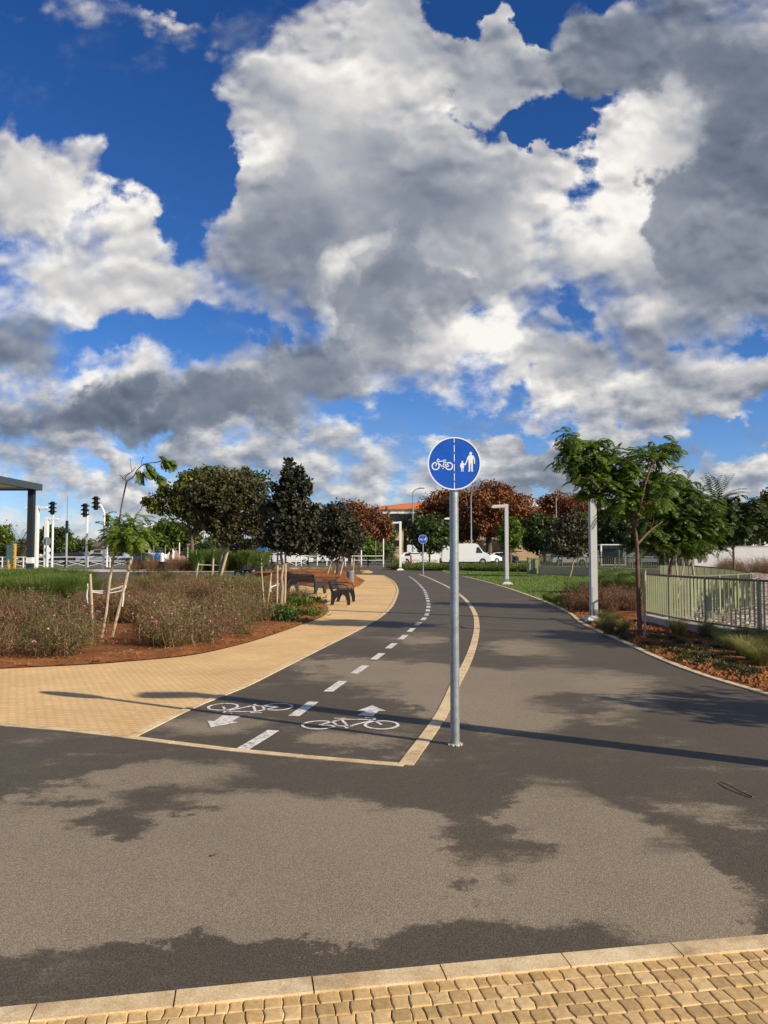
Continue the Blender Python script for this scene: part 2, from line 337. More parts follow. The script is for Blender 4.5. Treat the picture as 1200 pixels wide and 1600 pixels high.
def asphalt(n, bs, g):
    # damp and dry patches, each with its own place on the ground
    mid0 = n.noise(g, .6, 3, .5)
    wn = n.n.new('ShaderNodeTexNoise'); n.put(wn.inputs['Vector'], g); wn.inputs['Scale'].default_value = 2.2; wn.inputs['Detail'].default_value = 7; wn.inputs['Roughness'].default_value = 0.68
    pw = n.v('MULTIPLY_ADD', n.v('SUBTRACT', wn.outputs[1], (.5, .5, .5)), (.9, .9, 0), g)
    acc = 0.0
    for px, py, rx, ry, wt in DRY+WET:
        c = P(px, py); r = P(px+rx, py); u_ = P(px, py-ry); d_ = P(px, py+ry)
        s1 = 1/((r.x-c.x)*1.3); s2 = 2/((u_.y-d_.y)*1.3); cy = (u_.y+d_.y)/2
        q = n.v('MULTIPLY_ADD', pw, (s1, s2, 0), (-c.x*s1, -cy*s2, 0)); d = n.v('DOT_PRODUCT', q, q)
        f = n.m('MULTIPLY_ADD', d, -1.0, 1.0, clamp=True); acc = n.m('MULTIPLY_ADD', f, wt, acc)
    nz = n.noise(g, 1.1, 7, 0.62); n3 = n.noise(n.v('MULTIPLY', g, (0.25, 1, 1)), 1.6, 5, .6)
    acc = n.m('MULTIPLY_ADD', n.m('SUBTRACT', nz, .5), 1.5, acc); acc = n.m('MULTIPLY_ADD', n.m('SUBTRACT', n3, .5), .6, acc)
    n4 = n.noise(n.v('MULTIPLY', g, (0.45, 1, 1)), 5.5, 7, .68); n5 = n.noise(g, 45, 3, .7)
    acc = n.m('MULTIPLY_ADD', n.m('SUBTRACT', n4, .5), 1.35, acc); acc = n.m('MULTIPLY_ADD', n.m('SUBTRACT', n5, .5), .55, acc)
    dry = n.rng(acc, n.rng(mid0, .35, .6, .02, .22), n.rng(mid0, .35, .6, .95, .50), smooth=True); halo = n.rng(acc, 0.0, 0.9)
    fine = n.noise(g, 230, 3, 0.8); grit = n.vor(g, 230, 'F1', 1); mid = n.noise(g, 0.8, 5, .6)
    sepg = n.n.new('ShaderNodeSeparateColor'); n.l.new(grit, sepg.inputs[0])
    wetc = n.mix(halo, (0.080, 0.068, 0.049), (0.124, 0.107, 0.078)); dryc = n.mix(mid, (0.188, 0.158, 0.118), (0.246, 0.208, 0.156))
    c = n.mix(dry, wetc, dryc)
    sp_ = n.m('MULTIPLY_ADD', n.m('ADD', n.m('MULTIPLY', fine, .75), n.m('MULTIPLY', sepg.outputs[0], .45)), 0.75, 0.40)
    c = n.mix(1.0, c, n.ramp(sp_, [(0.55, (.40, .39, .37)), (.85, (.78, .78, .78)), (1.0, (1.25, 1.22, 1.15))]), 'MULTIPLY')
    big = n.noise(g, .35, 6, .6); c = n.mix(1.0, c, n.ramp(big, [(.3, (1.12, 1.10, 1.06)), (.7, (1.42, 1.36, 1.28))]), 'MULTIPLY')
    n.put(bs.inputs['Base Color'], c); n.put(bs.inputs['Roughness'], n.m('MULTIPLY_ADD', dry, .2, .68)); bs.inputs['Specular IOR Level'].default_value = .35
    bumpn(n, bs, n.vor(g, 160, 'F1'), 0.30, 0.004)
M = {}
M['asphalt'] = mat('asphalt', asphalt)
def pav(n, bs, g):
    br = n.n.new('ShaderNodeTexBrick'); mp = n.n.new('ShaderNodeMapping'); mp.inputs['Rotation'].default_value = (0, 0, R(8)); n.l.new(g, mp.inputs[0])
    wv_ = n.v('MULTIPLY_ADD', n.v('SUBTRACT', n.noise(mp.outputs[0], 14, 2, .5, out=1), (.5, .5, .5)), (.02, .02, 0), mp.outputs[0])
    n.l.new(wv_, br.inputs['Vector']); br.inputs['Scale'].default_value = 1; br.inputs['Brick Width'].default_value = .10; br.inputs['Row Height'].default_value = .075
    br.inputs['Mortar Size'].default_value = .006; br.inputs['Mortar Smooth'].default_value = .3
    br.inputs['Color1'].default_value = (.78, .54, .26, 1); br.inputs['Color2'].default_value = (.72, .48, .22, 1); br.inputs['Mortar'].default_value = (.50, .34, .17, 1)
    st = n.noise(g, .7, 6, .6); c = n.mix(1.0, br.outputs[0], n.ramp(st, [(.3, (.82, .80, .78)), (.65, (1.05, 1.05, 1.05))]), 'MULTIPLY')
    n.put(bs.inputs['Base Color'], c); bs.inputs['Roughness'].default_value = .8; bs.inputs['Specular IOR Level'].default_value = .2
    bumpn(n, bs, n.m('SUBTRACT', 1.0, br.outputs[1]), .5, .006)
M['paving'] = mat('yellow_paving', pav)
def pblk(n, bs, g):
    geo = n.n.new('ShaderNodeNewGeometry'); c = n.ramp(geo.outputs['Random Per Island'], [(0, (.45, .30, .12)), (.5, (.58, .39, .165)), (1, (.70, .50, .24))])
    c = n.mix(1.0, c, n.ramp(n.noise(g, 45, 5, .7), [(.3, (.72, .70, .66)), (.65, (1.08, 1.08, 1.08))]), 'MULTIPLY')
    n.put(bs.inputs['Base Color'], c); bs.inputs['Roughness'].default_value = .75; bumpn(n, bs, n.noise(g, 200, 3, .7), .3, .003)
M['paver'] = mat('yellow_paver', pblk)
def kerbm(n, bs, g):
    c = n.ramp(n.noise(g, 6, 6, .65), [(.3, (.56, .39, .19)), (.5, (.70, .54, .31)), (.7, (.80, .66, .42))])
    c = n.mix(1.0, c, n.ramp(n.noise(g, 160, 2, .7), [(.35, (.74, .72, .70)), (.6, (1.05, 1.05, 1.05))]), 'MULTIPLY')
    c = n.mix(n.rng(n.noise(g, 2.3, 6, .7), .52, .68, 0.0, .6), c, (.26, .17, .085))
    n.put(bs.inputs['Base Color'], c); bs.inputs['Roughness'].default_value = .85; bumpn(n, bs, n.noise(g, 180, 3, .7), .3, .003)
M['kerb'] = mat('kerb_stone', kerbm)
def soil(n, bs, g):
    c = n.ramp(n.noise(g, 1.3, 8, .65), [(.28, (.14, .052, .018)), (.5, (.27, .105, .036)), (.72, (.38, .165, .06))])
    c = n.mix(n.rng(n.noise(g, 9, 4, .6), .55, .66), c, (.10, .055, .03))
    n.put(bs.inputs['Base Color'], c); bs.inputs['Roughness'].default_value = .95; bs.inputs['Specular IOR Level'].default_value = .15
    bumpn(n, bs, n.noise(g, 18, 6, .7), 1.0, .05)
M['soil'] = mat('red_soil', soil)
def land(n, bs, g):
    c = n.ramp(n.noise(g, .08, 8, .6), [(.3, (.10, .085, .05)), (.5, (.13, .11, .07)), (.7, (.07, .10, .03))])
    n.put(bs.inputs['Base Color'], c); bs.inputs['Roughness'].default_value = .95
M['land'] = mat('dry_land', land)
def lawnm(n, bs, g):
    c = n.ramp(n.noise(g, .9, 7, .65), [(.3, (.07, .12, .012)), (.5, (.12, .20, .02)), (.7, (.18, .25, .035))])
    n.put(bs.inputs['Base Color'], c); bs.inputs['Roughness'].default_value = .9; bumpn(n, bs, n.noise(g, 40, 4, .7), 1.0, .04)
M['lawn'] = mat('lawn_grass', lawnm)
def paint(n, bs, g):
    f = n.m('MULTIPLY', n.rng(n.noise(g, 22, 7, .75), .40, .50), n.rng(n.noise(g, 150, 3, .7), .30, .42)); c = n.mix(f, (.30, .28, .25), (.74, .71, .66)); n.put(bs.inputs['Base Color'], c); bs.inputs['Roughness'].default_value = .7
M['paint'] = mat('road_paint', paint)
def gravel(n, bs, g):
    v = n.vor(g, 7, 'F1', 1); s_ = n.n.new('ShaderNodeSeparateColor'); n.l.new(v, s_.inputs[0]); e = n.vor(g, 7, 'F1', 0)
    c = n.ramp(s_.outputs[0], [(0, (.30, .22, .17)), (.4, (.55, .44, .36)), (1, (.74, .66, .58))]); c = n.mix(n.rng(e, .45, .6), c, (.10, .06, .035))
    c = n.mix(n.rng(n.noise(g, 1.8, 5, .6), .50, .60), c, (.17, .105, .06))
    n.put(bs.inputs['Base Color'], c); bs.inputs['Roughness'].default_value = .9; bumpn(n, bs, n.m('SUBTRACT', 1.0, e), 1.0, .05)
M['gravel'] = mat('pale_gravel', gravel)
M['galv'] = mat('grey_painted_steel', base=(.30, .34, .36), rough=.40, metal=.5, var=.22, scale=14, bump=.15, bscale=40)
M['lampgrey'] = mat('pale_grey_paint', base=(.50, .52, .50), rough=.5, var=.06, scale=2)
M['white'] = mat('white_paint', base=(.74, .74, .72), rough=.45, var=.05, scale=1.5)
M['signwhite'] = mat('sign_white', base=(.80, .82, .84), rough=.4, var=.02)
M['signblue'] = mat('sign_blue', base=(.003, .09, .50), rough=.38, var=.14, scale=9)
M['steel'] = mat('dark_steel', base=(.018, .024, .030), rough=.45, var=.1)
M['black'] = mat('black_plastic', base=(.012, .012, .013), rough=.4, var=.15)
M['castiron'] = mat('dark_cast_iron', base=(.014, .015, .018), rough=.45, var=.2, scale=12)
M['stake'] = mat('bare_timber_stake', base=(.42, .32, .21), rough=.85, var=.25, scale=10, bump=.5, bscale=30)
M['tape'] = mat('pale_tie_tape', base=(.62, .59, .52), rough=.8)
M['bark'] = mat('tree_bark', base=(.13, .085, .055), rough=.9, var=.35, scale=9, bump=.8, bscale=24)
M['palebark'] = mat('pale_bark', base=(.30, .23, .16), rough=.9, var=.25, scale=9, bump=.6, bscale=30)
M['redbark'] = mat('reddish_bark', base=(.115, .062, .04), rough=.85, var=.4, scale=12, bump=.8, bscale=30)
M['fence'] = mat('olive_green_steel', base=(.25, .27, .15), rough=.5, var=.1, scale=2)
M['fencedark'] = mat('olive_rail_paint', base=(.14, .13, .075), rough=.55, var=.1, scale=2)
M['conc'] = mat('concrete', base=(.42, .38, .32), rough=.9, var=.18, scale=3, bump=.3)
M['paleconc'] = mat('pale_concrete_paving', base=(.60, .47, .31), rough=.9, var=.12, scale=1.2)
M['glass'] = mat('dark_glass', base=(.015, .02, .024), rough=.08, var=.2, spec=.8)
M['rubber'] = mat('tyre_rubber', base=(.015, .015, .015), rough=.8)
M['alloy'] = mat('wheel_alloy', base=(.45, .46, .48), rough=.35, metal=.7)
M['stone'] = None
def stonem(n, bs, g):
    mp = n.n.new('ShaderNodeMapping'); mp.inputs['Rotation'].default_value = (PI/2, 0, 0); n.l.new(g, mp.inputs[0])
    br = n.n.new('ShaderNodeTexBrick'); n.l.new(mp.outputs[0], br.inputs['Vector']); br.inputs['Scale'].default_value = 1; br.inputs['Brick Width'].default_value = 1.1; br.inputs['Row Height'].default_value = .42; br.inputs['Mortar Size'].default_value = .03
    br.inputs['Color1'].default_value = (.55, .42, .27, 1); br.inputs['Color2'].default_value = (.45, .33, .20, 1); br.inputs['Mortar'].default_value = (.30, .22, .14, 1)
    c = n.mix(1.0, br.outputs[0], n.ramp(n.noise(g, .5, 6, .6), [(.3, (.75, .72, .7)), (.65, (1.1, 1.1, 1.1))]), 'MULTIPLY')
    n.put(bs.inputs['Base Color'], c); bs.inputs['Roughness'].default_value = .9
M['stone'] = mat('sandstone_blocks', stonem)
def carpaint(name, c): return mat(name, base=c, rough=.28, var=.02, coat=.6)
M['roof'] = mat('orange_roof', base=(.62, .17, .035), rough=.75, var=.12, scale=1.0)
M['leaf_dark'] = leafmat('leaf_dark', [(0, (.016, .020, .010)), (.35, (.034, .040, .020)), (.62, (.058, .058, .034)), (.85, (.095, .078, .05)), (1, (.14, .12, .05))], rough=.58, trans=.14, spec=.3)
M['leaf_darkolive'] = leafmat('leaf_darkolive', [(0, (.018, .022, .008)), (.35, (.042, .048, .016)), (.62, (.072, .072, .024)), (.85, (.11, .075, .03)), (1, (.15, .14, .04))], rough=.58, trans=.18, spec=.3)
M['leaf_olive'] = leafmat('leaf_olive', [(0, (.03, .045, .006)), (.4, (.075, .10, .012)), (.7, (.12, .135, .02)), (.92, (.15, .08, .02)), (1, (.18, .07, .02))], rough=.5, trans=.3)
M['leaf_green'] = leafmat('leaf_green', [(0, (.028, .050, .006)), (.4, (.065, .105, .010)), (.75, (.11, .16, .016)), (1, (.17, .21, .03))], rough=.5, trans=.35)
M['leaf_fresh'] = leafmat('leaf_fresh', [(0, (.04, .075, .008)), (.4, (.085, .14, .012)), (.75, (.14, .20, .02)), (1, (.20, .26, .04))], rough=.5, trans=.4)
M['leaf_rust'] = leafmat('leaf_rust', [(0, (.05, .04, .010)), (.3, (.11, .042, .014)), (.6, (.22, .075, .022)), (.85, (.30, .115, .032)), (1, (.12, .12, .02))], rough=.7, trans=.15)
M['leaf_darkgreen'] = leafmat('leaf_darkgreen', [(0, (.014, .025, .006)), (.5, (.035, .055, .010)), (1, (.07, .10, .018))], rough=.55, trans=.2)  # deep green foliage colour, tone random per leaf
M['stem'] = leafmat('dry_stems', [(0, (.13, .065, .035)), (.5, (.24, .13, .07)), (1, (.34, .23, .12))], rough=.8, trans=.15)
M['shrubleaf'] = leafmat('shrub_leaf', [(0, (.06, .07, .018)), (.4, (.12, .12, .035)), (.7, (.18, .14, .055)), (1, (.25, .20, .09))], rough=.7, trans=.25)
M['shrubred'] = leafmat('shrub_leaf_reddish', [(0, (.075, .040, .024)), (.5, (.17, .085, .05)), (1, (.27, .16, .085))], rough=.7, trans=.2)
M['flower'] = leafmat('pink_petals', [(0, (.55, .05, .15)), (.5, (.65, .15, .26)), (.9, (.75, .40, .45)), (1, (.8, .7, .68))], rough=.6, trans=.3)
M['grassblade'] = leafmat('grass_blade', [(0, (.06, .10, .015)), (.5, (.11, .17, .03)), (1, (.20, .23, .06))], rough=.6, trans=.35)
M['grassdry'] = leafmat('grass_blade_dry', [(0, (.10, .10, .03)), (.5, (.19, .18, .06)), (1, (.30, .26, .11))], rough=.7, trans=.3)
M['leaf_feather'] = leafmat('leaf_feather', [(0, (.035, .065, .008)), (.4, (.075, .125, .012)), (.75, (.12, .18, .02)), (1, (.18, .23, .04))], rough=.5, trans=.4)
M['palm'] = leafmat('palm_frond', [(0, (.03, .045, .012)), (.5, (.06, .085, .02)), (1, (.12, .13, .04))], rough=.45, trans=.2)
# ================================================================== GROUND
g_ = sheet('ground', [Vector((-1500, -60, 0)), Vector((1500, -60, 0)), Vector((1500, 2600, 0)), Vector((-1500, 2600, 0))], 0, M['land'])
# survey lines (picture points turned into ground points)
right_edge = catmull([P(*p) for p in [(1760,1262),(1480,1172),(1200,1087),(1100,1057),(1030,1030),(970,1002),(910,975),(887,957),(837,935),(775,914),(717,899),(694,893),(690,889)]], 6)
left_edge = catmull([P(*p) for p in [(198,1153),(292,1107),(373,1075),(420,1052),(482,1021),(545,990),(582,970),(607,950),(617,932),(619,920),(612,908),(597,899)]], 6)
cross = catmull([P(-420,1085), P(-180,1114), P(0,1134), P(105,1142.5), P(198,1153.5)], 5)
trans_ = catmull([P(198,1153.5), P(379,1176), P(548,1191), P(624,1197.5), P(632,1198)], 5)
mid_line = catmull([P(*p) for p in [(634,1198),(689,1120),(712,1070),(730,1036),(741,1005),(745,980),(742,960),(732,943),(717,929),(695,915),(668,902.5),(655,898)]], 6)
KL = [P(0,1596), P(170,1579), P(393,1556), P(602,1535), P(803,1516), P(992,1497), P(1170,1481)]
k0 = KL[0]-(KL[1]-KL[0])*8; k1 = KL[-1]+(KL[-1]-KL[-2])*8
kline = catmull([k0]+KL+[k1], 4)
# asphalt: crossing path, walking path and cycle lane
far_r = [P(690,885.6), P(640,884.3), P(560,886.2)]
poly = [flat(p, 0) for p in kline] + right_edge + [XY(640, 84), XY(560, 82), XY(520, 80), XY(520, 62), P(575,896.5), P(588,897)] + list(reversed(left_edge)) + list(reversed(cross))
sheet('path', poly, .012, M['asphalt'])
# path that turns off to the left behind the planting
lp_top = catmull([P(530,891.0), P(460,892.5), P(300,893.3), P(150,893.6), P(-160,893.0)], 5)
lp_bot = catmull([P(-160,909), P(100,908), P(250,907), P(400,903.5), P(470,899), P(532,896.5)], 5)
sheet('side_path', [XY(522, 76)] + lp_top + lp_bot + [XY(522, 62.5)], .009, M['asphalt'])
# yellow paved footpath
bedtip = [P(510,957.5), P(524,951)]
bed_front = catmull([P(-420,1062), P(-150,1054), P(0,1046), P(125,1040), P(200,1034.5), P(300,1024.5), P(375,1008), P(425,993), P(470,977), P(500,966), P(514,956)], 5)
yl = list(cross[:-1]) + left_edge + [P(560,898), P(540,898), P(470,915), P(400,922), P(360,935), P(400,960)] + list(reversed(bed_front))
sheet('pavement', yl, .008, M['paving'])
sheet('far_pavement', catmull([P(-60,893.2), P(150,893.2), P(300,892.8), P(460,892.0), P(540,890.4)], 3) + catmull([P(600,886.2), P(540,886.6), P(300,887.5), P(80,887.5), P(-60,887.4)], 3), .006, M['paleconc'])
sheet('pavement', [P(556,895.5), P(580,896), P(583,893.5), P(575,891), P(556,890.6)], .016, M['paving'])
# soil beds
bed_back = catmull([P(514,956), P(505,944), P(480,936), P(440,932), P(380,925), P(250,912.5), P(100,912), P(-150,913), P(-420,918)], 5)
def bedmesh(name, pts, z, amp, m):
    bm = bmesh.new(); vs = [bm.verts.new(flat(p, z)) for p in pts]; bm.faces.new(vs); bmesh.ops.triangulate(bm, faces=bm.faces[:])
    for i in range(5): 
        ed = [e for e in bm.edges if e.calc_length() > 1.1]
        if not ed: break
        bmesh.ops.subdivide_edges(bm, edges=ed, cuts=1); bmesh.ops.triangulate(bm, faces=bm.faces[:])
    from mathutils import noise as mn
    for v in bm.verts:
        if not v.is_boundary: v.co.z += amp*(0.5+mn.noise(v.co*0.9))+amp*.4
    me = bpy.data.meshes.new(name); bm.normal_update(); bm.to_mesh(me); bm.free()
    o = link(name, me, m); o['kind'] = 'structure'; me.polygons.foreach_set('use_smooth', [True]*len(me.polygons)); return o
bedmesh('planting_bed', bed_front + bed_back[1:], .02, .06, M['soil'])
mound_out = catmull([P(566,912), P(556,918), P(520,921), P(470,915), P(400,905), P(385,901), P(440,896.5), P(500,896), P(545,900), P(568,906), P(566,912)], 4)[:-1]
bedmesh('soil_mound', mound_out, .02, .30, M['soil'])
rb = [p + Vector((.06, 0, 0)) for p in right_edge[:44]]
bedmesh('planting_bed', rb + [P(850,936), P(950,905), P(1000,905), P(1008,974), P(1067,988), P(1130,998), P(1200,1008), P(1800,1100)], .02, .04, M['soil'])
# lawns
lawn_poly = [p+Vector((.06, 0, 0)) for p in right_edge[42:-4]] + [P(712,893.5), P(860,896), P(960,898), P(1002,903), P(1006,925), P(940,932), P(880,945)]
sheet('lawn', lawn_poly, .024, M['lawn'])
sheet('lawn', [P(-160,912.5), P(60,912), P(75,893.5), P(78,888.5), P(-160,888.5)], .02, M['lawn'])
sheet('verge', [XY(690,75), XY(690,88), XY(1300,88), XY(1300,70), XY(850,64)], .006, M['lawn'])
# gravel ground beyond the fence
grv = [P(1009,972), P(1067,986), P(1130,996), P(1200,1006), P(1800,1095), P(2600,1000), P(2600,893), P(1165,893), P(1120,912), P(1080,940)]
bedmesh('gravel_ground', grv, .03, .10, M['gravel'])
# car park and far road
sheet('far_road', [Vector((-220, 93, 0)), Vector((220, 93, 0)), Vector((220, 128, 0)), Vector((-220, 128, 0))], .010, mat('far_asphalt', base=(.085, .078, .07), rough=.9, var=.15, scale=.3))
for (x0, x1, y0, y1) in ((740, 860, 125, 127), (640, 1200, 104, 104.5)):
    sheet('far_road_line', [XY(x0, y0), XY(x1, y0), XY(x1, y1), XY(x0, y1)], .016, M['paint'])
sheet('verge', [Vector((-220, 129, 0)), Vector((220, 129, 0)), Vector((220, 260, 0)), Vector((-220, 260, 0))], .006, M['lawn'])
# ---- kerbs
def kerb(name, pts, w, z1, seg, off=0, label=None):
    mb = MB(); strip(mb, [flat(p, 0) for p in pts], w, -.02, z1, seg, .006, off, .0008); o = mb.build(name, M['kerb'], fix=False); o['kind'] = 'structure'; return o
kerb('kerb_foreground', kline, .098, .022, .49)
kerb('kerb_right', right_edge, .095, .028, .5)
kerb('kerb_left', left_edge, .085, .020, .5, off=-.05)
kerb('kerb_crossing', cross+trans_[1:], .085, .0165, .6)
kerb('kerb_divider', mid_line, .115, .019, .30)
kerb('kerb_side_path', lp_bot, .12, .03, 1.0)
kerb('kerb_side_path', lp_top, .12, .03, 1.0)
# ---- foreground pavers: real blocks with uneven joints
mb = MB(); a0, a1 = P(0,1600), P(1200,1484); ex = (a1-a0).normalized(); ey = Vector((ex.y, -ex.x, 0)); o0 = a0 + ey*.01
bw, bh = .0655, .0765
rows = 22; cols0, cols1 = -24, 70
rp_ = random.Random(4)
for j in range(rows):
    xs = [-1.7+rp_.uniform(0, .06)]
    while xs[-1] < 4.6: xs.append(xs[-1]+rp_.choice((.050, .060, .068, .074))*rp_.uniform(.94, 1.06))
    jo = [[rp_.uniform(-.004, .004), rp_.uniform(-.006, .006), rp_.uniform(-.004, .004)] for _ in xs]; y0_ = j*bh; g2 = .0017
    wav = [rp_.uniform(-.002, .002) for _ in xs]
    for i in range(len(xs)-1):
        a, c, A, B_ = xs[i], xs[i+1], jo[i], jo[i+1]; e0 = y0_+.0012; e1 = y0_+bh-.0012
        P6 = [(a+A[0]+g2, e0+wav[i]*.4), (a+A[1]+g2, (e0+e1)/2), (a+A[2]+g2, e1), ((a+c)/2, e1+rp_.uniform(-.001, .001)), (c+B_[2]-g2, e1), (c+B_[1]-g2, (e0+e1)/2), (c+B_[0]-g2, e0+wav[i+1]*.4), ((a+c)/2, e0)]
        cs = [o0+ex*q[0]+ey*q[1] for q in P6]; c_ = sum(cs, Vector())/8; zt = .013+rp_.uniform(-.0012, .0012); tx, ty = rp_.uniform(-.02, .02), rp_.uniform(-.02, .02)
        zz = lambda p, d: d+(p-c_).x*tx+(p-c_).y*ty
        L3 = [[flat(p, -.02) for p in cs], [flat(p, zz(p, zt-.004)) for p in cs], [flat(c_+(p-c_)*.90, zz(p, zt)) for p in cs], [flat(c_+(p-c_)*.6, zz(p, zt+.0008)) for p in cs]]
        V = sum(L3, []); F = [tuple(range(24, 32))]
        for l in range(3):
            for k in range(8): k2 = (k+1) % 8; F.append((l*8+k, l*8+k2, l*8+k2+8, l*8+k+8))
        mb.add(V, F)
o = mb.build('foreground_pavement', M['paver']); o['kind'] = 'structure'
sheet('paver_joint_sand', [o0+ex*-1.6+ey*-.0, o0+ex*4.6, o0+ex*4.6+ey*1.7, o0-ex*1.6+ey*1.7], .003, mat('joint_soil', base=(.055, .03, .014), rough=.95, var=.4, scale=20))
# ---- lane markings
M1 = catmull([P(*p) for p in [(375,1176),(430,1142),(480,1106),(532,1069),(569,1043),(597,1022),(616,1007),(631,996),(643,985),(652,977),(661,969),(666,963),(668,957),(669,952),(669.7,945),(668,937),(664,925),(659,918),(652.5,911),(646,905.5),(639,901)]], 8)
mb = MB(); L = resample(M1, .02); n0 = 0
while n0 + 36 < len(L):
    seg = L[n0:n0+37:6]
    for a, c in zip(seg, seg[1:]):
        t = (c-a).normalized(); nn = Vector((-t.y, t.x, 0))*.056; mb.add([flat(a-nn, .0165), flat(c-nn, .0165), flat(c+nn, .0165), flat(a+nn, .0165)], [(0, 1, 2, 3)])
    n0 += 66
o = mb.build('lane_dashes', M['paint'], fix=False); o['kind'] = 'structure'
def ribbon(mb, pts, w, put, z0, z1):
    """flat stroke along 2D points; put maps (a,b) to 3D, z0 z1 extrude"""
    n = len(pts); closed = pts[0] == pts[-1]
    Lp = []; Rp = []
    for i, p in enumerate(pts):
        a = pts[i-1] if i else (pts[-2] if closed else p); c = pts[i+1] if i+1 < n else (pts[1] if closed else p)
        tx, ty = c[0]-a[0], c[1]-a[1]; l = math.hypot(tx, ty) or 1; nx, ny = -ty/l*w/2, tx/l*w/2
        Lp.append((p[0]+nx, p[1]+ny)); Rp.append((p[0]-nx, p[1]-ny))
    V = [put(*p, z1) for p in Lp]+[put(*p, z1) for p in Rp]+[put(*p, z0) for p in Lp]+[put(*p, z0) for p in Rp]; F = []
    for i in range(n-1):
        F += [(i, i+1, n+i+1, n+i), (i, 2*n+i, 2*n+i+1, i+1), (n+i, n+i+1, 3*n+i+1, 3*n+i)]
    mb.add(V, F)
def bike_glyph(mb, put, z0, z1, w=.028, ww=.034):
    # centred on origin, about 1 wide; front wheel on the left
    for cx_, r in ((-.318, .168), (.318, .168)):
        ribbon(mb, [(cx_+r*math.cos(a*PI/14), -.05+r*math.sin(a*PI/14)) for a in range(28)]+[(cx_+r, -.05)], ww, put, z0, z1)
    for s in ([(-.318, -.05), (-.235, .155)], [(-.235, .12), (-.245, .25)], [(-.245, .25), (-.20, .275), (-.14, .265)], [(-.215, .175), (.10, .19)], [(-.21, .13), (.02, -.11)],
              [(.12, .235), (.02, -.11)], [(.02, -.11), (.318, -.05)], [(.11, .18), (.318, -.05)], [(.055, .235), (.185, .235)], [(.02, -.11), (.035, -.19)], [(-.03, -.09), (.06, -.13)]):
        ribbon(mb, s, w, put, z0, z1)
def ground_glyph(name, c, ax, ay, fn):
    mb = MB(); put = lambda a, b_, z: flat(c+ax*a+ay*b_, z); fn(mb, put); o = mb.build(name, M['paint'], fix=False); o['kind'] = 'structure'; return o
def fixup(mb): pass
c2 = (P(482,1137)+P(612,1137))/2; c2.y = (P(547,1146).y+P(547,1126).y)/2
ground_glyph('bike_marking', c2+Vector((0, .06, 0)), Vector((-.90, 0, 0)), Vector((0, .98, 0)), lambda mb, put: bike_glyph(mb, put, .0155, .0165, .030, .032))
c1 = (P(333,1108)+P(447,1108))/2; c1.y = (P(390,1117).y+P(390,1100).y)/2
ground_glyph('bike_marking', c1, Vector((.88, 0, 0)), Vector((0, -1.0, 0)), lambda mb, put: bike_glyph(mb, put, .0155, .0165, .030, .032))
def poly_marking(name, pts):
    o = sheet(name, [P(*p) for p in pts], .0165, M['paint'])
poly_marking('arrow_marking', [(558,1113),(582,1104.5),(603,1113.5),(592,1113.2),(583,1121.5),(558,1120.5),(572,1112.8)])
poly_marking('arrow_marking', [(347,1120.5),(377,1121),(362,1130),(373,1131),(329,1139.5),(324,1129),(335,1129.5)])
# twig and litter on the asphalt
mb = MB(); mb.tube([P(1125,1221,.022), P(1143,1229,.03), P(1160,1238,.024), P(1176,1245,.02)], [.003, .005, .0045, .006], 6); mb.tube([P(1160,1238,.024), P(1168,1236,.03)], [.003, .0015], 5)
tag(mb.build('twig', M['bark'], smooth=True), 'thin dark twig lying on the asphalt at the right', 'twig')
def litter(px, py, s, m, name, lab, rot):
    c = P(px, py, .02); mb = MB(); a = Vector((math.cos(rot), math.sin(rot), 0))*s; n_ = Vector((-a.y, a.x, 0))*.3
    mb.add([c-a, c-a*.3+n_+Vector((0, 0, s*.3)), c+a*.5+n_*.8+Vector((0, 0, s*.2)), c+a+Vector((0, 0, s*.2)), c+a*.4-n_+Vector((0, 0, .006)), c-a*.4-n_*1.1+Vector((0, 0, .004))], [(0, 1, 5), (1, 2, 4, 5), (2, 3, 4)])
    tag(mb.build(name, m), lab, 'leaf')
litter(337, 1336, .026, M['grassdry'], 'fallen_leaf', 'small dry yellowish leaf on the pale dry asphalt at the left', .6)
litter(936, 1362, .009, M['tape'], 'fallen_leaf', 'tiny pale fleck of leaf on the dry asphalt patch at right', .2)
litter(970, 1130, .022, M['stem'], 'fallen_leaf', 'dark curled leaf on the walking path right of the sign pole', 1.2)
# ================================================================== SIGNS
def disc(mb, c, r, y0, y1, n=48, mi=0):
    V = [(c[0]+r*math.cos(2*PI*k/n), y0, c[2]+r*math.sin(2*PI*k/n)) for k in range(n)] + [(c[0]+r*math.cos(2*PI*k/n), y1, c[2]+r*math.sin(2*PI*k/n)) for k in range(n)]
    F = [tuple(range(n)), tuple(reversed(range(n, 2*n)))] + [(k, k+n, (k+1) % n+n, (k+1) % n) for k in range(n)]
    mb.add(V, F, mi)
def ring(mb, c, r0, r1, y0, y1, n=64):
    V = []; 
    for k in range(n):
        a = 2*PI*k/n
        for (r, y) in ((r0, y0), (r1, y0), (r1, y1), (r0, y1)): V.append((c[0]+r*math.cos(a), y, c[2]+r*math.sin(a)))
    F = []
    for k in range(n):
        for j in range(4): F.append((k*4+j, ((k+1) % n)*4+j, ((k+1) % n)*4+(j+1) % 4, k*4+(j+1) % 4))
    mb.add(V, F)
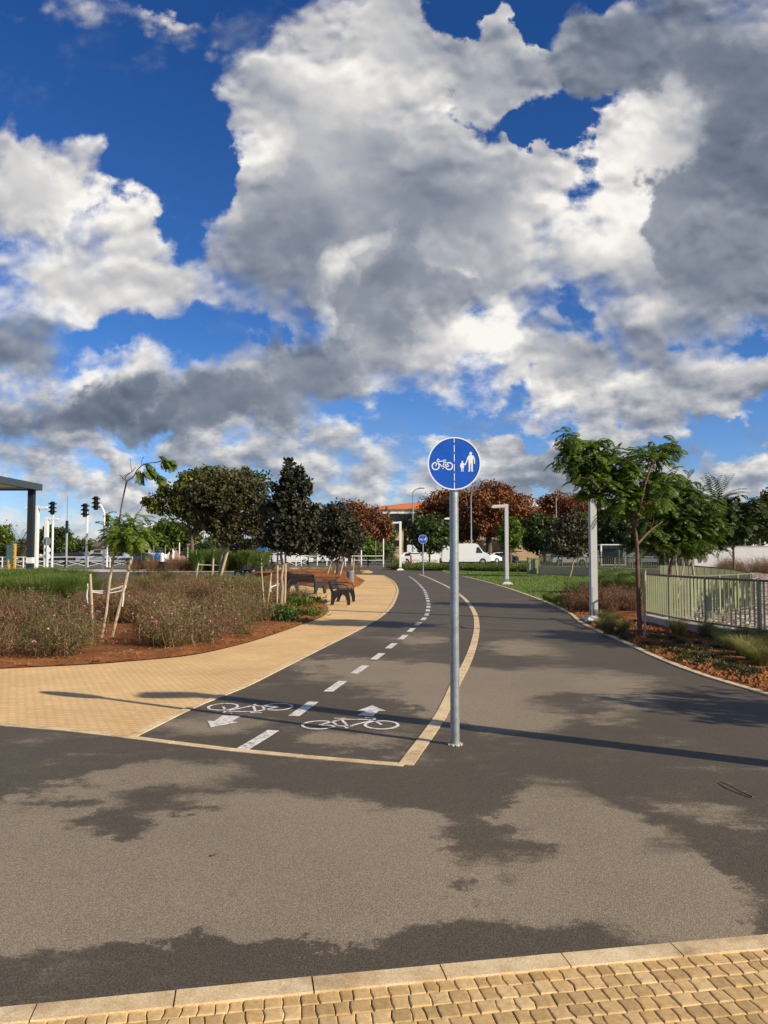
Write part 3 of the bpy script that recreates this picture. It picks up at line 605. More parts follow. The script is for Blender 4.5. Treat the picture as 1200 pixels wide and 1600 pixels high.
def path_sign(loc, rz, H, r, pr, label, name='path_sign'):
    t = thing(name, label, 'sign', loc, rz, 'cycle and pedestrian path signs')
    mb = MB(); mb.tube([(0, 0, .0), (0, 0, H-r*.5)], pr, 28); mb.build('pole', M['galv'], t, smooth=True)
    mb = MB(); mb.tube([(0, 0, 0), (0, 0, .012)], [pr*1.55, pr*1.35], 20)
    for k in range(9):
        a = k*.7; mb.box((math.cos(a)*pr*1.35, math.sin(a)*pr*1.35, .006), (.03, .022, .014), a, .004)
    mb.build('base_collar', M['conc'], t)
    z = H - r*.0 - r; C = (0, -pr-.012, z)
    f = -pr-.006
    mb = MB(); disc(mb, (0, 0, z), r, f, f-.006); d = mb.build('sign_disc', M['signblue'], t)
    mb = MB(); ring(mb, (0, 0, z), r*.965, r*1.012, f+.003, f-.010); mb.build('border_ring', M['signwhite'], d)
    for q_ in (.35, -.35): mb = MB(); mb.box((0, -pr*.2, z+r*q_), (.11, pr*2, .03), 0, .004); mb.build('clamp', M['galv'], t)
    put = lambda a, b_, y: Vector((a*r, y, z+b_*r))
    F0_, F1_ = f-.004, f-.0085
    mb = MB()
    for (p, q) in ((1.0, .80), (.715, .435), (.365, .07), (-.02, -.30), (-.375, -.66), (-.735, -.965)):
        ribbon(mb, [(-.0, q), (-.0, p*.985)], .028, put, F0_, F1_)
    mb.build('dividing_line', M['signwhite'], d)
    mb = MB(); pg = lambda a, b_, y: put(-.455+a*.80, -.06+b_*.80, y); bike_glyph(mb, pg, F0_, F1_, .045, .055); mb.build('bicycle_symbol', M['signwhite'], d)
    mb = MB()
    def fig(cx_, foot, h):
        s = h; pt = lambda a, b_, y: put(cx_+a*s, foot+b_*s, y)
        pts = [(math.cos(k*PI/8)*.075, .93+math.sin(k*PI/8)*.082) for k in range(16)]
        V = [pt(*q, F1_) for q in pts]+[pt(*q, F0_) for q in pts]; mb.add(V, [tuple(range(16)), tuple(reversed(range(16, 32)))]+[(k, k+16, (k+1) % 16+16, (k+1) % 16) for k in range(16)])
        return pt
    def poly(pt, pts):
        n = len(pts); V = [pt(*q, F1_) for q in pts]+[pt(*q, F0_) for q in pts]
        tri = tessellate_polygon([[Vector((a, c, 0)) for a, c in pts]]); mb.add(V, [tuple(t_) for t_ in tri]+[(k, (k+1) % n, (k+1) % n+n, k+n) for k in range(n)])
    pt = fig(.625, -.305, .74)
    poly(pt, [(-.09, .84), (.09, .84), (.16, .79), (.22, .62), (.215, .40), (.165, .40), (.16, .60), (.115, .68), (.11, .45), (.10, .06), (.13, .0), (.03, .0), (.02, .42), (-.02, .42), (-.03, .06), (-.035, .0), (-.15, .0), (-.10, .06), (-.115, .45), (-.115, .66), (-.16, .56), (-.22, .42), (-.30, .34), (-.325, .38), (-.24, .50), (-.17, .74)])
    pt = fig(.305, -.305, .40)
    poly(pt, [(-.10, .84), (.10, .84), (.22, .66), (.36, .70), (.36, .62), (.20, .58), (.12, .66), (.17, .36), (.12, .36), (.10, .06), (.14, .0), (.03, .0), (.02, .34), (-.03, .34), (-.04, .0), (-.16, .0), (-.11, .06), (-.13, .36), (-.19, .36), (-.12, .62), (-.20, .44), (-.25, .48), (-.17, .74)])
    mb.build('pedestrian_symbol', M['signwhite'], d)
    return t
base = P(711, 1166); base.z = .012
path_sign(base, 0, (862-686)/FPX*base.y/CPIT+CAMH-.012+.01, .219, .0375, 'round blue cycle and pedestrian sign on the tall thick grey pole in the foreground')
b2 = P(661, 899); path_sign(b2, R(-4), (862-838)/FPX*b2.y+CAMH+.1, .30, .045, 'small far blue cycle and pedestrian sign standing at the end of the lane divider')
# ================================================================== PATH LAMPS
def path_lamp(name, loc, rz, H, w, arm, label, group='square grey path lamps', double=False, m='lampgrey'):
    t = thing(name, label, 'street lamp', loc, rz, group)
    mb = MB(); mb.box((0, 0, H/2+.10), (w, w, H-.20), 0, .012); mb.build('post', M[m], t)
    mb = MB(); mb.box((0, 0, .15), (w*1.06, w*1.06, .30), 0, .01); mb.build('base_sleeve', M['galv'], t)
    mb = MB(); mb.box((0, -w*.5-.001, .62), (w*.62, .008, .36), 0, .002); mb.build('access_door', M[m], t)
    mb = MB(); q = w*1.55; p2 = w*.8
    for (z0, z1, a, b_) in ((0, .05, q, q), (.05, .15, q*.95, p2)):
        V = [(-a, -a, z0), (a, -a, z0), (a, a, z0), (-a, a, z0), (-b_, -b_, z1), (b_, -b_, z1), (b_, b_, z1), (-b_, b_, z1)]
        mb.add(V, [(3, 2, 1, 0), (4, 5, 6, 7), (0, 1, 5, 4), (1, 2, 6, 5), (2, 3, 7, 6), (3, 0, 4, 7)])
    mb.build('foot_plate', M[m], t)
    for s in ((-1, 1) if double else (-1,)):
        mb = MB(); L = arm
        mb.prism([(s*w*.5, H-.02), (s*(w*.5+L*.85), H-.05), (s*(w*.5+L), H-.16), (s*(w*.5+L*.82), H-.19), (s*w*.5, H-.16)], -.12, .12); h = mb.build('lamp_head', M[m], t)
        mb = MB(); mb.box((s*(w*.5+L*.55), 0, H-.198), (L*.5, .17, .015)); mb.build('light_panel', M['signwhite'], h)
    return t
lp1 = P(928, 972); path_lamp('street_lamp', lp1, R(0), 3.9, .158, .58, 'pale grey square lamp post on a flared foot, its top hidden in the feathery tree')
lp2 = P(770+22, 914); path_lamp('street_lamp', lp2, 0, 3.9, .18, .66, 'pale grey square lamp post standing on the lawn with its head pointing left')
lp3 = XY(57, 46); path_lamp('street_lamp', lp3, 0, 4.35, .27, .55, 'off white two headed lamp post right behind the dark pergola post', double=True, m='white')
lp4 = XY(73.5, 56); path_lamp('street_lamp', lp4, PI, 4.1, .26, .72, 'off white lamp post with head pointing right beside the round sign plates', m='white')
lp5 = XY(625.5, 66); path_lamp('street_lamp', lp5, 0, 4.2, .2, .62, 'off white lamp post at the far bend in front of the orange roofed building', m='white')
lp6 = XY(709, 60); path_lamp('street_lamp', lp6, 0, 4.3, .2, .66, 'far lamp post almost hidden behind the foreground sign pole', m='white')
lp7 = Vector((4.55, 4.92, 0)); path_lamp('street_lamp', lp7, 0, 3.9, .175, .58, 'path lamp beside the viewer that throws the long shadow over the path')
lp8 = Vector((-6.9, 74, 0))
def road_lamp(px, Y, H, label, side=1):
    t = thing('road_lamp', label, 'street lamp', XY(px, Y), 0, 'tall thin road lamps')
    mb = MB(); mb.tube([(0, 0, 0), (0, 0, H*.5), (0, 0, H-.6), (side*.12, 0, H-.2), (side*.45, 0, H+.1), (side*.9, 0, H+.22)], [.13, .10, .07, .06, .055, .05], 10); mb.build('pole', M['galv'], t, smooth=True)
    mb = MB(); mb.box((side*1.25, 0, H+.25), (.85, .32, .12), 0, .04); mb.build('lamp_head', M['steel'], t)
road_lamp(645, 108, 10.3, 'tall thin road lamp with curved neck rising beside the orange roof')
road_lamp(736, 98, 9.4, 'tall thin pole in front of the rusty trees right behind the round sign')
road_lamp(869, 112, 9.9, 'tall thin road lamp with curved neck in front of the right rusty tree')
road_lamp(1062, 95, 10.9, 'tall thin road lamp whose curved neck shows above the feathery tree', -1)
# ================================================================== TRAFFIC LIGHTS, POLES
def traffic(px, Y, ztop, label, arm=0.0, dx=0.0):
    t = thing('traffic_light', label, 'traffic light', XY(px, Y), 0, 'traffic lights at the far crossing')
    H = ztop-.5
    mb = MB(); pts = [(0, 0, 0), (0, 0, H-.9 if arm else H)]
    if arm: pts += [(arm*.4, 0, H-.3), (arm, 0, H)]
    mb.tube(pts, .10, 8); mb.build('pole', M['white'], t, smooth=True)
    mb = MB(); c = (arm+dx, -.15, ztop-.55); mb.box(c, (.36, .26, 1.25), 0, .04); h = mb.build('signal_housing', M['black'], t)
    for k in range(3):
        mb = MB(); z = c[2]+(.38-.38*k); V = []; F = []
        for i in range(9):
            a = PI*i/8
            for y in (-.13, -.42): V.append((c[0]+.15*math.cos(a), c[1]+y, z+.15*math.sin(a)))
        for i in range(8): F.append((i*2, i*2+1, i*2+3, i*2+2))
        for s_ in (-1, 1): mb.box((c[0]+s_*.26, c[1]-.02, z+.02), (.2, .3, .12), 0, .02)
        mb.add(V, F); disc(mb, (c[0], 0, z), .12, c[1]-.128, c[1]-.14, 16); mb.build('visor', M['black'], h)
def H_(py, Y): return Q(600, py, Y).z
traffic(83, 74, H_(785, 74), 'black traffic light showing right of the two headed lamp')
traffic(136.5, 70, H_(788, 70), 'black traffic light on a white pole, second from the left at the crossing', dx=-.15)
traffic(163, 70, H_(777, 70), 'highest black traffic light, on a white pole with an arm bent to the left', arm=-.72)
traffic(168.5, 80, H_(805, 80), 'small low traffic light right behind the bent armed white pole')
t = thing('utility_pole', 'slim pole with a thin aerial and a dark box halfway up', 'pole', XY(105, 78))
mb = MB(); mb.tube([(0, 0, 0), (0, 0, 3.6)], .12, 8); mb.build('pole', M['galv'], t)
mb = MB(); mb.box((0, 0, 4.1), (.24, .24, 1.3), 0, .03); mb.box((0, 0, 4.0), (.7, .06, .06)); mb.box((0, 0, 4.3), (.6, .06, .06)); mb.build('equipment_box', M['steel'], t)
mb = MB(); mb.tube([(0, 0, 4.7), (0, 0, 7.3)], .035, 6); mb.build('aerial', M['galv'], t)
# fence light wires
t = thing('round_sign_cluster', 'stack of three round sign plates seen from behind on one thin post', 'sign', XY(73.5, 52))
mb = MB(); mb.tube([(0, 0, 0), (0, 0, 2.5)], .04, 10); mb.build('pole', M['galv'], t)
for z, r, x in ((2.30, .29, .0), (1.72, .22, .06), (1.28, .22, .06)):
    mb = MB(); disc(mb, (x, 0, z), r, .06, .075, 28); mb.build('sign_plate', M['galv'] if r > .25 else M['signwhite'], t)
t = thing('information_board', 'teal information board fixed between two bright yellow posts on the grass', 'board', XY(20.5, 50))
yel = mat('yellow_paint', base=(.72, .36, .02), rough=.5)
for x, h in ((-.19, 1.1), (.19, 2.05)):
    mb = MB(); mb.box((x, 0, h/2), (.12, .12, h), 0, .01); mb.build('post', yel, t)
mb = MB(); mb.box((-.14, -.03, 1.42), (.42, .05, 1.25), 0, .01); mb.build('panel', mat('teal_board', base=(.06, .12, .12), rough=.5), t)
# ================================================================== PERGOLA
t = thing('pergola', 'dark grey steel pergola post and flat roof edge at the left', 'pergola', XY(49, 40))
mb = MB(); mb.box((0, 0, 2.4), (.30, .30, 4.8), 0, .01); mb.build('post', M['steel'], t)
mb = MB(); mb.box((0, 0, 1.15), (.306, .306, .30)); mb.build('white_band', M['white'], t)
mb = MB(); mb.box((-3.1, -3.4, 4.2), (.30, .30, .0)) if 0 else None
mb = MB(); zt = H_(762, 40)
mb.box((-3.5, 0, zt+.02), (8.0, .22, .34)); mb.box((-3.5, -5.2, zt+.02), (8.0, .22, .34)); mb.box((.39, -2.6, zt+.02), (.22, 4.98, .34)); mb.box((-7.39, -2.6, zt+.02), (.22, 4.98, .34))
mb.build('roof_beam', mat('pergola_grey', base=(.035, .055, .062), rough=.5), t)
mb = MB()
for k in range(22): mb.box((-3.5, -.35-k*.22, zt+.06), (7.5, .05, .14))
mb.build('roof_slats', mat('timber_slats', base=(.20, .14, .08), rough=.8), t)
mb = MB(); mb.box((-7.3, 0, 2.3), (.3, .3, 4.6), 0, .01); mb.build('post', M['steel'], t)
# ================================================================== RAILINGS
def railing(px0, px1, Y, H, label, n, cross_=True):
    a, c = XY(px0, Y), XY(px1, Y); L = (c-a).length; t = thing('railing', label, 'railing', a, 0, 'white painted railings along the road')
    mb = MB(); mb.tube([(0, 0, H), (L, 0, H)], .045, 8); mb.tube([(0, 0, H*.62), (L, 0, H*.62)], .035, 8); mb.build('rail', M['white'], t)
    for i in range(n+1):
        mb = MB(); mb.box((L*i/n, 0, H/2), (.11, .09, H), 0, .01); mb.build('post', M['white'], t)
    if cross_:
        for i in range(n):
            x0, x1 = L*i/n, L*(i+1)/n; mb = MB(); mb.tube([(x0, 0, .12), (x1, 0, H*.62)], .028, 6); mb.tube([(x0, .05, H*.62), (x1, .05, .12)], .028, 6); mb.build('cross_brace', M['white'], t)
railing(-60, 104, 77.5, 1.05, 'white cross braced railing left of the utility pole', 5)
railing(104, 208, 77.5, 1.05, 'white cross braced railing in front of the dark parked cars', 3)
railing(372, 425, 84, 1.05, 'white railing in front of the white cars behind the young trees', 2)
railing(425, 482, 84, 1.15, 'white cross braced railing just left of the bin', 3)
railing(482, 540, 84, 1.1, 'white railing directly above the grey bin', 2, False)
railing(550, 575, 79, 1.15, 'short plain white railing, left of the pair at the far bend', 1, False)
railing(575, 599, 79, 1.15, 'short plain white railing, right of the pair at the far bend', 1, False)
def post(px, Y, top, label, r=.05, m='white'):
    mb = MB(); mb.tube([(0, 0, 0), (0, 0, H_(top, Y))], r, 8); o = mb.build('pole', M[m]); o.location = XY(px, Y); tag(o, label, 'pole', 'thin poles along the road')
post(564.5, 80, 834, 'thin white pole rising from the far railing', .07); post(599, 80, 842, 'thin white pole at the right end of the far railing', .07); post(587, 96, 845, 'thin grey pole between the two far railing poles', .06, 'galv')
post(471, 86, 845, 'thin white pole left of the small dark tree', .06); post(496, 86, 850, 'thin white pole behind the small dark tree', .06)
post(294, 70, 850, 'thin pale pole behind the shrubs right of the walker', .06); post(281, 72, 848, 'thin pale pole directly right of the walker', .05); post(405, 80, 852, 'thin white pole among the white parked cars', .07); post(1065, 90, 830, 'thin pale pole showing under the feathery trees', .08)
for i, px in enumerate((222, 241, 259, 395, 415)): post(px, 88, 852, 'thin grey pole standing behind the parked cars', .05, 'galv')
t = thing('blue_direction_sign', 'small blue and white rectangular sign above the white cars', 'sign', XY(417, 80))
mb = MB(); mb.tube([(0, 0, 0), (0, 0, 2.2)], .05, 8); mb.build('pole', M['white'], t); mb = MB(); mb.box((-.5, -.06, 1.9), (1.1, .05, .38), 0, .01); mb.build('panel', M['signblue'], t)
t = thing('banded_post', 'blue and white banded post above the green grass', 'post', XY(367, 82))
mb = MB(); mb.box((0, 0, 1.3), (.42, .2, 2.6), 0, .03); mb.build('column', M['signwhite'], t)
mb = MB(); mb.box((0, 0, 1.55), (.44, .22, .35)); mb.box((0, 0, 2.25), (.44, .22, .3)); mb.build('blue_band', M['signblue'], t)
# ================================================================== BENCHES / BIN
def bench():
    t = thing('park_bench', 'black', 'bench', (0, 0, 0), 0, 'dark cast metal park benches')
    L = 1.75
    side = [(-.33, .74), (-.36, .80), (-.40, .78), (-.37, .60), (-.30, .42), (-.30, .10), (-.33, 0), (-.22, 0), (-.17, .16), (-.08, .30), (.05, .36), (.16, .30), (.22, .14), (.235, 0), (.33, 0), (.335, .20), (.30, .40), (.24, .455), (-.20, .455), (-.25, .50)]
    for y in (-L/2, L/2):
        mb = MB(); mb.prism(side, y-.045, y+.045); f = mb.build('side_frame', M['castiron'], t)
        mb = MB(); mb.tube([(-.33, y, .66), (-.15, y, .67), (.10, y, .67), (.22, y, .63), (.28, y, .52), (.29, y, .42)], .017, 8); mb.build('armrest', M['castiron'], f, smooth=True)
    mb = MB()
    for k in range(6): mb.box((-.16+k*.078, 0, .468), (.062, L-.08, .026), 0, .006)
    mb.build('seat', M['castiron'], t)
    mb = MB()
    for k in range(5): mb.box((-.262-.022*k, 0, .53+k*.062), (.022, L-.08, .050), 0, .005)
    mb.build('backrest', M['castiron'], t)
    return t
bn = bench(); p = P(533, 947); bn.location = p+Vector((0, 1.0, .02)); bn.rotation_euler = (0, 0, R(-3)); bn.scale = (.9, .9, .9); bn['label'] = 'nearest dark bench, seen end on beside the yellow path'
dup(bn, P(476, 928)+Vector((0, .45, .02)), R(48), 'dark bench seen from behind, left of the nearest bench')
dup(bn, P(380, 900.5), R(168), 'far dark bench facing left, alone on the soil edge'); dup(bn, P(404, 896), R(10), 'small far dark bench, left one of the far pair'); dup(bn, P(416, 896), R(165), 'small far dark bench, right one of the far pair')
t = thing('litter_bin', 'grey tapered metal litter bin on the yellow paving', 'bin', P(547.5, 914.5))
mb = MB(); mb.tube([(0, 0, 0), (0, 0, .03), (0, 0, .62), (0, 0, .66)], [.15, .155, .195, .205], 24); mb.build('bin_body', mat('bin_grey', base=(.17, .19, .22), rough=.5, var=.1), t, smooth=True)
mb = MB(); ring(mb, (0, 0, 0), .17, .215, -.02, .02, 28); o = mb.build('rim', M['galv'], t); o.rotation_euler = (PI/2, 0, 0); o.location = (0, 0, .67)
mb = MB(); mb.tube([(0, 0, .668), (0, 0, .672)], .17, 24); mb.build('opening_shade', M['black'], t)  # black disc stands in for the shaded inside of the bin
# ================================================================== NEAR FENCE
def bar_fence(name, pts, z0, H, label, bars=.115, wall=True, post_every=12, group='olive steel bar fences', barr=.0085, mp='fence'):
    t = thing(name, label, 'fence', pts[0], 0, group); o_ = pts[0]; Pn = [p-o_ for p in pts]
    rp = resample(Pn, bars); zb = z0
    mb = MB(); mb.tube([flat(p, H) for p in Pn], .022, 8); mb.tube([flat(p, zb+.06) for p in Pn], .018, 8); mb.build('rail', M['fencedark'], t)
    mb = MB()
    for i, p in enumerate(rp):
        if i % post_every: 
            d = rp[min(i+1, len(rp)-1)]-rp[max(i-1, 0)]; mb.box(flat(p, (zb+.06+H)/2), (.010, .034, H-zb-.06), math.atan2(d.y, d.x))
    mb.build('bars', M[mp], t)
    for i, p in enumerate(rp):
        if i % post_every == 0:
            d = rp[min(i+1, len(rp)-1)]-rp[max(i-1, 0)]; mb = MB(); mb.box(flat(p, (zb+H)/2+.01), (.06, .06, H-zb+.02), math.atan2(d.y, d.x), .006); mb.build('post', M[mp], t)
    if wall:
        mb = MB(); strip(mb, Pn, .22, -.1, z0, 1.6, .012); mb.build('plinth_wall', M['conc'], t)
    return t
nf = [P(1008, 973), P(1067, 987), P(1130, 998), P(1200, 1009)]; e = (nf[-1]-nf[-2]).normalized(); nf.append(nf[-1]+e*5)
bar_fence('bar_fence', catmull(nf, 4), .19, 1.10, 'olive green bar fence on a low concrete wall, nearest at the right')
inner = catmull([P(1009, 966), XY(1085, 18.2), XY(1163, 20.0), XY(1168, 21.8), XY(1140, 25.5), XY(1090, 30.5), XY(1030, 35.5)], 5)
bar_fence('bar_fence', inner, .10, 1.02, 'olive green bar fence that curves round the ramp behind the nearest fence', bars=.12, wall=False, post_every=9)
def mesh_fence(name, pts, H, label):
    t = thing(name, label, 'fence', pts[0]); Pn = [p-pts[0] for p in pts]
    mb = MB(); strip(mb, Pn, .25, -.05, .62, 2.4, .03); mb.build('retaining_wall', mat('sand_render', base=(.60, .45, .28), rough=.9, var=.1, scale=1), t)
    mb = MB(); mb.tube([flat(p, H) for p in Pn], .025, 6); mb.build('rail', M['fencedark'], t)
    rp = resample(Pn, 2.3)
    for p in rp: mb = MB(); mb.box(flat(p, H/2), (.07, .07, H+.02), 0); mb.build('post', M['fencedark'], t)
    mb = MB()
    for p in resample(Pn, .16): mb.box(flat(p, (H+.62)/2), (.014, .014, H-.62), 0)
    mb.build('bars', M['fencedark'], t)
mesh_fence('wall_fence', [XY(842, 53.5), XY(905, 50), XY(960, 47.5), XY(1003, 44), XY(1062, 42)], 1.25, 'sand coloured low wall with a thin bar fence beyond the lawn')
t = thing('glass_fence', 'greenish see through mesh fence above the sand wall', 'fence', XY(842, 58))
a = XY(1075, 50)-XY(842, 58); mp_ = mat('green_mesh', base=(.10, .12, .08), rough=.6)
nt = mp_.node_tree; tr = nt.nodes.new('ShaderNodeBsdfTransparent'); mx = nt.nodes.new('ShaderNodeMixShader'); mx.inputs[0].default_value = .42
nt.links.new(tr.outputs[0], mx.inputs[1]); nt.links.new(nt.nodes['Principled BSDF'].outputs[0], mx.inputs[2]); nt.links.new(mx.outputs[0], nt.nodes['Material Output'].inputs[0])
mb = MB(); n_ = Vector((-a.y, a.x, 0)).normalized()*.02
mb.add([flat(-n_, .1), flat(a-n_, .1), flat(a+n_, .1), flat(n_, .1), flat(-n_, 1.62), flat(a-n_, 1.62), flat(a+n_, 1.62), flat(n_, 1.62)], [(3, 2, 1, 0), (4, 5, 6, 7), (0, 1, 5, 4), (1, 2, 6, 5), (2, 3, 7, 6), (3, 0, 4, 7)]); mb.build('mesh_panel', mp_, t)
for k in range(8): mb = MB(); mb.box(flat(a*k/7, .85), (.07, .07, 1.7)); mb.build('post', M['fence'], t)
t = thing('utility_cabinet', 'olive green utility cabinet at the left end of the sand wall', 'cabinet', XY(832, 54))
mb = MB(); mb.box((0, 0, .62), (.78, .6, 1.15), 0, .02); mb.build('cabinet_body', M['fence'], t)
mb = MB(); mb.box((-.14, -.31, .62), (.02, .02, 1.0)); mb.box((.0, -.31, 1.1), (.7, .02, .03)); mb.build('door_seam', M['fencedark'], t)
mb = MB(); mb.box((0, 0, .025), (.95, .7, .05), 0, .01); mb.build('plinth', M['conc'], t)
# ================================================================== WHITE WALL, LOW BUILDING AT RIGHT
t = thing('boundary_wall', 'long plain white rendered wall at the right edge', 'wall', XY(1088, 62))
mb = MB(); mb.box((9, 0, 1.0), (18.6, .25, 2.0), 0, .01); mb.build('wall', mat('white_render', base=(.56, .56, .56), rough=.9, var=.05, scale=.6), t)
mb = MB(); mb.box((9, 0, 2.03), (18.7, .33, .06)); mb.build('coping', M['conc'], t)
t = thing('low_building', 'low building with a shallow white roof above the white wall', 'building', XY(1172, 100))
mb = MB(); mb.box((0, 0, 1.1), (7.0, 6, 2.2)); mb.build('wall', mat('pink_render', base=(.40, .22, .16), rough=.9), t)
mb = MB(); mb.add([(-4, -3.6, 2.2), (4.5, -3.6, 2.2), (4.5, 3.6, 2.2), (-4, 3.6, 2.2), (-1, 0, 3.2), (1.5, 0, 3.2)], [(3, 2, 1, 0), (0, 1, 5, 4), (1, 2, 5), (2, 3, 4, 5), (3, 0, 4)]); mb.build('roof', M['white'], t)
for px in (1143, 1163, 1186): post(px, 66, 842, 'thin pale pole rising behind the white wall', .05, 'galv')
# ================================================================== VEHICLES
def car(kind, col, label, px, Y, rz, group=None, ex=0.0):
    t = thing('parked_car' if kind != 'van' else 'delivery_van', label, 'car' if kind != 'van' else 'van', XY(px, Y, .012), rz, group)
    if kind == 'van':
        L = 6.0; hw = 1.0; prof = [(-3.0, .32), (-3.0, 2.45), (-2.9, 2.58), (1.15, 2.62), (1.45, 2.50), (2.10, 1.62), (2.85, 1.22), (3.02, 1.0), (3.02, .36)]
        tap = lambda z: 1.0 if z < 1.1 else 1-.09*(z-1.1)/1.5
        win = [(1.20, 1.42), (1.28, 2.12), (1.55, 2.18), (1.98, 1.58), (2.02, 1.42)]; ws = ((1.49, 2.44), (2.09, 1.66)); wx = (2.05, -1.75); wr = .36
    elif kind == 'hatch':
        L = 4.3; hw = .88; prof = [(-2.12, .30), (-2.15, .85), (-2.0, 1.05), (-1.75, 1.42), (-1.4, 1.50), (.2, 1.52), (.55, 1.45), (1.25, 1.02), (1.95, .88), (2.15, .68), (2.15, .30)]
        tap = lambda z: 1.0 if z < .95 else 1-.26*(z-.95)/.57
        win = [(-1.62, 1.02), (-1.42, 1.38), (.20, 1.42), (.50, 1.37), (1.02, 1.02)]; ws = ((.62, 1.40), (1.22, 1.05)); wx = (1.35, -1.32); wr = .32
    else:
        L = 4.6; hw = .9; prof = [(-2.3, .32), (-2.32, .85), (-2.2, .98), (-1.55, 1.04), (-1.0, 1.38), (-.5, 1.45), (.3, 1.44), (1.05, 1.02), (2.0, .88), (2.28, .70), (2.3, .32)]
        tap = lambda z: 1.0 if z < .95 else 1-.28*(z-.95)/.5
        win = [(-1.42, 1.03), (-.95, 1.31), (-.5, 1.37), (.27, 1.36), (.86, 1.03)]; ws = ((.36, 1.40), (1.00, 1.06)); wx = (1.42, -1.42); wr = .33
    mb = MB(); mb.prism(prof, -hw, hw, taper=tap); bd = mb.build('body', col, t)
    for s in (-1, 1):
        mb = MB(); V = [(a, s*(hw*tap(c)+.006), c) for a, c in win]+[(a, s*(hw*tap(c)-.03), c) for a, c in win]; n = len(win)
        mb.add(V, [tuple(range(n)), tuple(reversed(range(n, 2*n)))]+[(k, k+n, (k+1) % n+n, (k+1) % n) for k in range(n)]); mb.build('side_window', M['glass'], t)
    (x0, z0), (x1, z1) = ws; mb = MB(); w0, w1 = hw*tap(z0)*.9, hw*tap(z1)*.92
    mb.add([(x0+.02, -w0, z0+.015), (x0+.02, w0, z0+.015), (x1+.02, w1, z1+.02), (x1+.02, -w1, z1+.02), (x0-.02, -w0, z0-.03), (x0-.02, w0, z0-.03), (x1-.02, w1, z1-.03), (x1-.02, -w1, z1-.03)], [(0, 1, 2, 3), (7, 6, 5, 4), (0, 4, 5, 1), (1, 5, 6, 2), (2, 6, 7, 3), (3, 7, 4, 0)]); mb.build('windscreen', M['glass'], t)
    for x in wx:
        for s in (-1, 1):
            mb = MB(); V = Matrix.Translation((x, s*(hw-.10), wr)); 
            mb.tube([(x, s*(hw-.20), wr), (x, s*(hw+.012), wr)], wr, 22); w_ = mb.build('wheel', M['rubber'], t)
            mb = MB(); mb.tube([(x, s*(hw+.0), wr), (x, s*(hw+.022), wr)], wr*.62, 14); mb.build('rim', M['alloy'], w_)
            mb = MB(); n = 14; V = []; 
            for k in range(n+1):
                a = PI*k/n; 
                for r_ in (wr*1.0, wr*1.16): V.append((x+r_*math.cos(a), s*(hw+.008), wr+r_*math.sin(a)))
            mb.add(V, [(2*k, 2*k+1, 2*k+3, 2*k+2) for k in range(n)]); mb.build('wheel_arch', M['black'], t)
    e = prof[-2][0]
    for s in (-1, 1):
        mb = MB(); mb.box((e-.02, s*(hw-.22), .72 if kind != 'van' else .98), (.09, .34, .14), 0, .02); mb.build('headlight', M['signwhite'], t)
        mb = MB(); mb.box((prof[1][0]+.02, s*(hw-.14), .82 if kind != 'van' else 1.2), (.08, .18, .2 if kind != 'van' else .5), 0, .02); mb.build('tail_light', mat_red, t)
    mb = MB(); mb.box(((prof[0][0]+e)/2, 0, .30), (abs(e-prof[0][0])+.04, hw*1.96, .16), 0, .03); mb.build('bumper_trim', M['black'], t)
    return t
mat_red = mat('tail_lamp_red', base=(.35, .01, .01), rough=.3)
cw = carpaint('white_car_paint', (.72, .73, .74)); cs = carpaint('silver_blue_car_paint', (.25, .32, .38)); ck = carpaint('black_car_paint', (.015, .017, .02)); cg = carpaint('grey_car_paint', (.38, .40, .42)); cdb = carpaint('dark_green_car_paint', (.03, .06, .05))
car('van', cw, 'white delivery van with its cab facing right behind the sign pole', 727, 97, 0)
car('hatch', cw, 'white hatchback parked broadside in front of the stone wall', 787, 122, 0)
car('sedan', cw, 'white car partly hidden behind the nose of the van', 757, 108, R(25))
car('van', cw, 'white van parked behind the white barriers left of the van', 668, 112, 0)
car('hatch', cw, 'white car with dark windows behind the low barriers at the bend', 650, 103, 0)
G_ = 'cars parked beyond the railings'
car('sedan', cw, 'white saloon, leftmost of the white cars behind the young trees', 391, 104, 0, G_)
car('sedan', cw, 'white saloon in the middle of the row of white cars', 419, 110, PI, G_)
car('hatch', cw, 'white hatchback facing left just behind the timber tree stakes', 440, 100, PI, G_)
car('sedan', cw, 'white saloon at the right end of the row of white cars', 460, 96, 0, G_)
car('sedan', ck, 'black saloon beyond the railing just right of the pergola post', 84, 100, PI, G_)
car('hatch', ck, 'black hatchback beyond the railing beside the utility pole', 114, 104, PI, G_)
car('sedan', cs, 'silver blue saloon beyond the railing between the white poles', 152, 98, PI, G_)
car('hatch', cs, 'silver blue hatchback beyond the railing behind the staked sapling', 178, 104, PI, G_)
car('sedan', cg, 'light grey saloon beyond the reddish shrubs left of the walker', 222, 100, PI, G_)
car('hatch', cdb, 'dark green car at the left edge beyond the information board', 6, 96, 0, G_)
car('hatch', ck, 'dark car partly hidden between the pergola post and the lamp', 38, 108, 0, G_)
car('hatch', cw, 'white hatchback behind the small dark tree beyond the sand wall', 888, 92, PI, G_)
car('sedan', cw, 'white car seen between the lamp post and the shelter', 922, 96, 0, G_)
car('sedan', cg, 'pale car beyond the sand wall right of the feathery tree trunk', 1010, 96, 0, G_)
car('hatch', cw, 'white hatchback beyond the fence under the small leafy tree', 1040, 98, 0, G_)
car('hatch', cw, 'white hatchback showing behind the railings above the bin', 520, 108, 0, G_)
car('sedan', cg, 'pale grey car behind the right end of the railings', 548, 116, 0, G_)
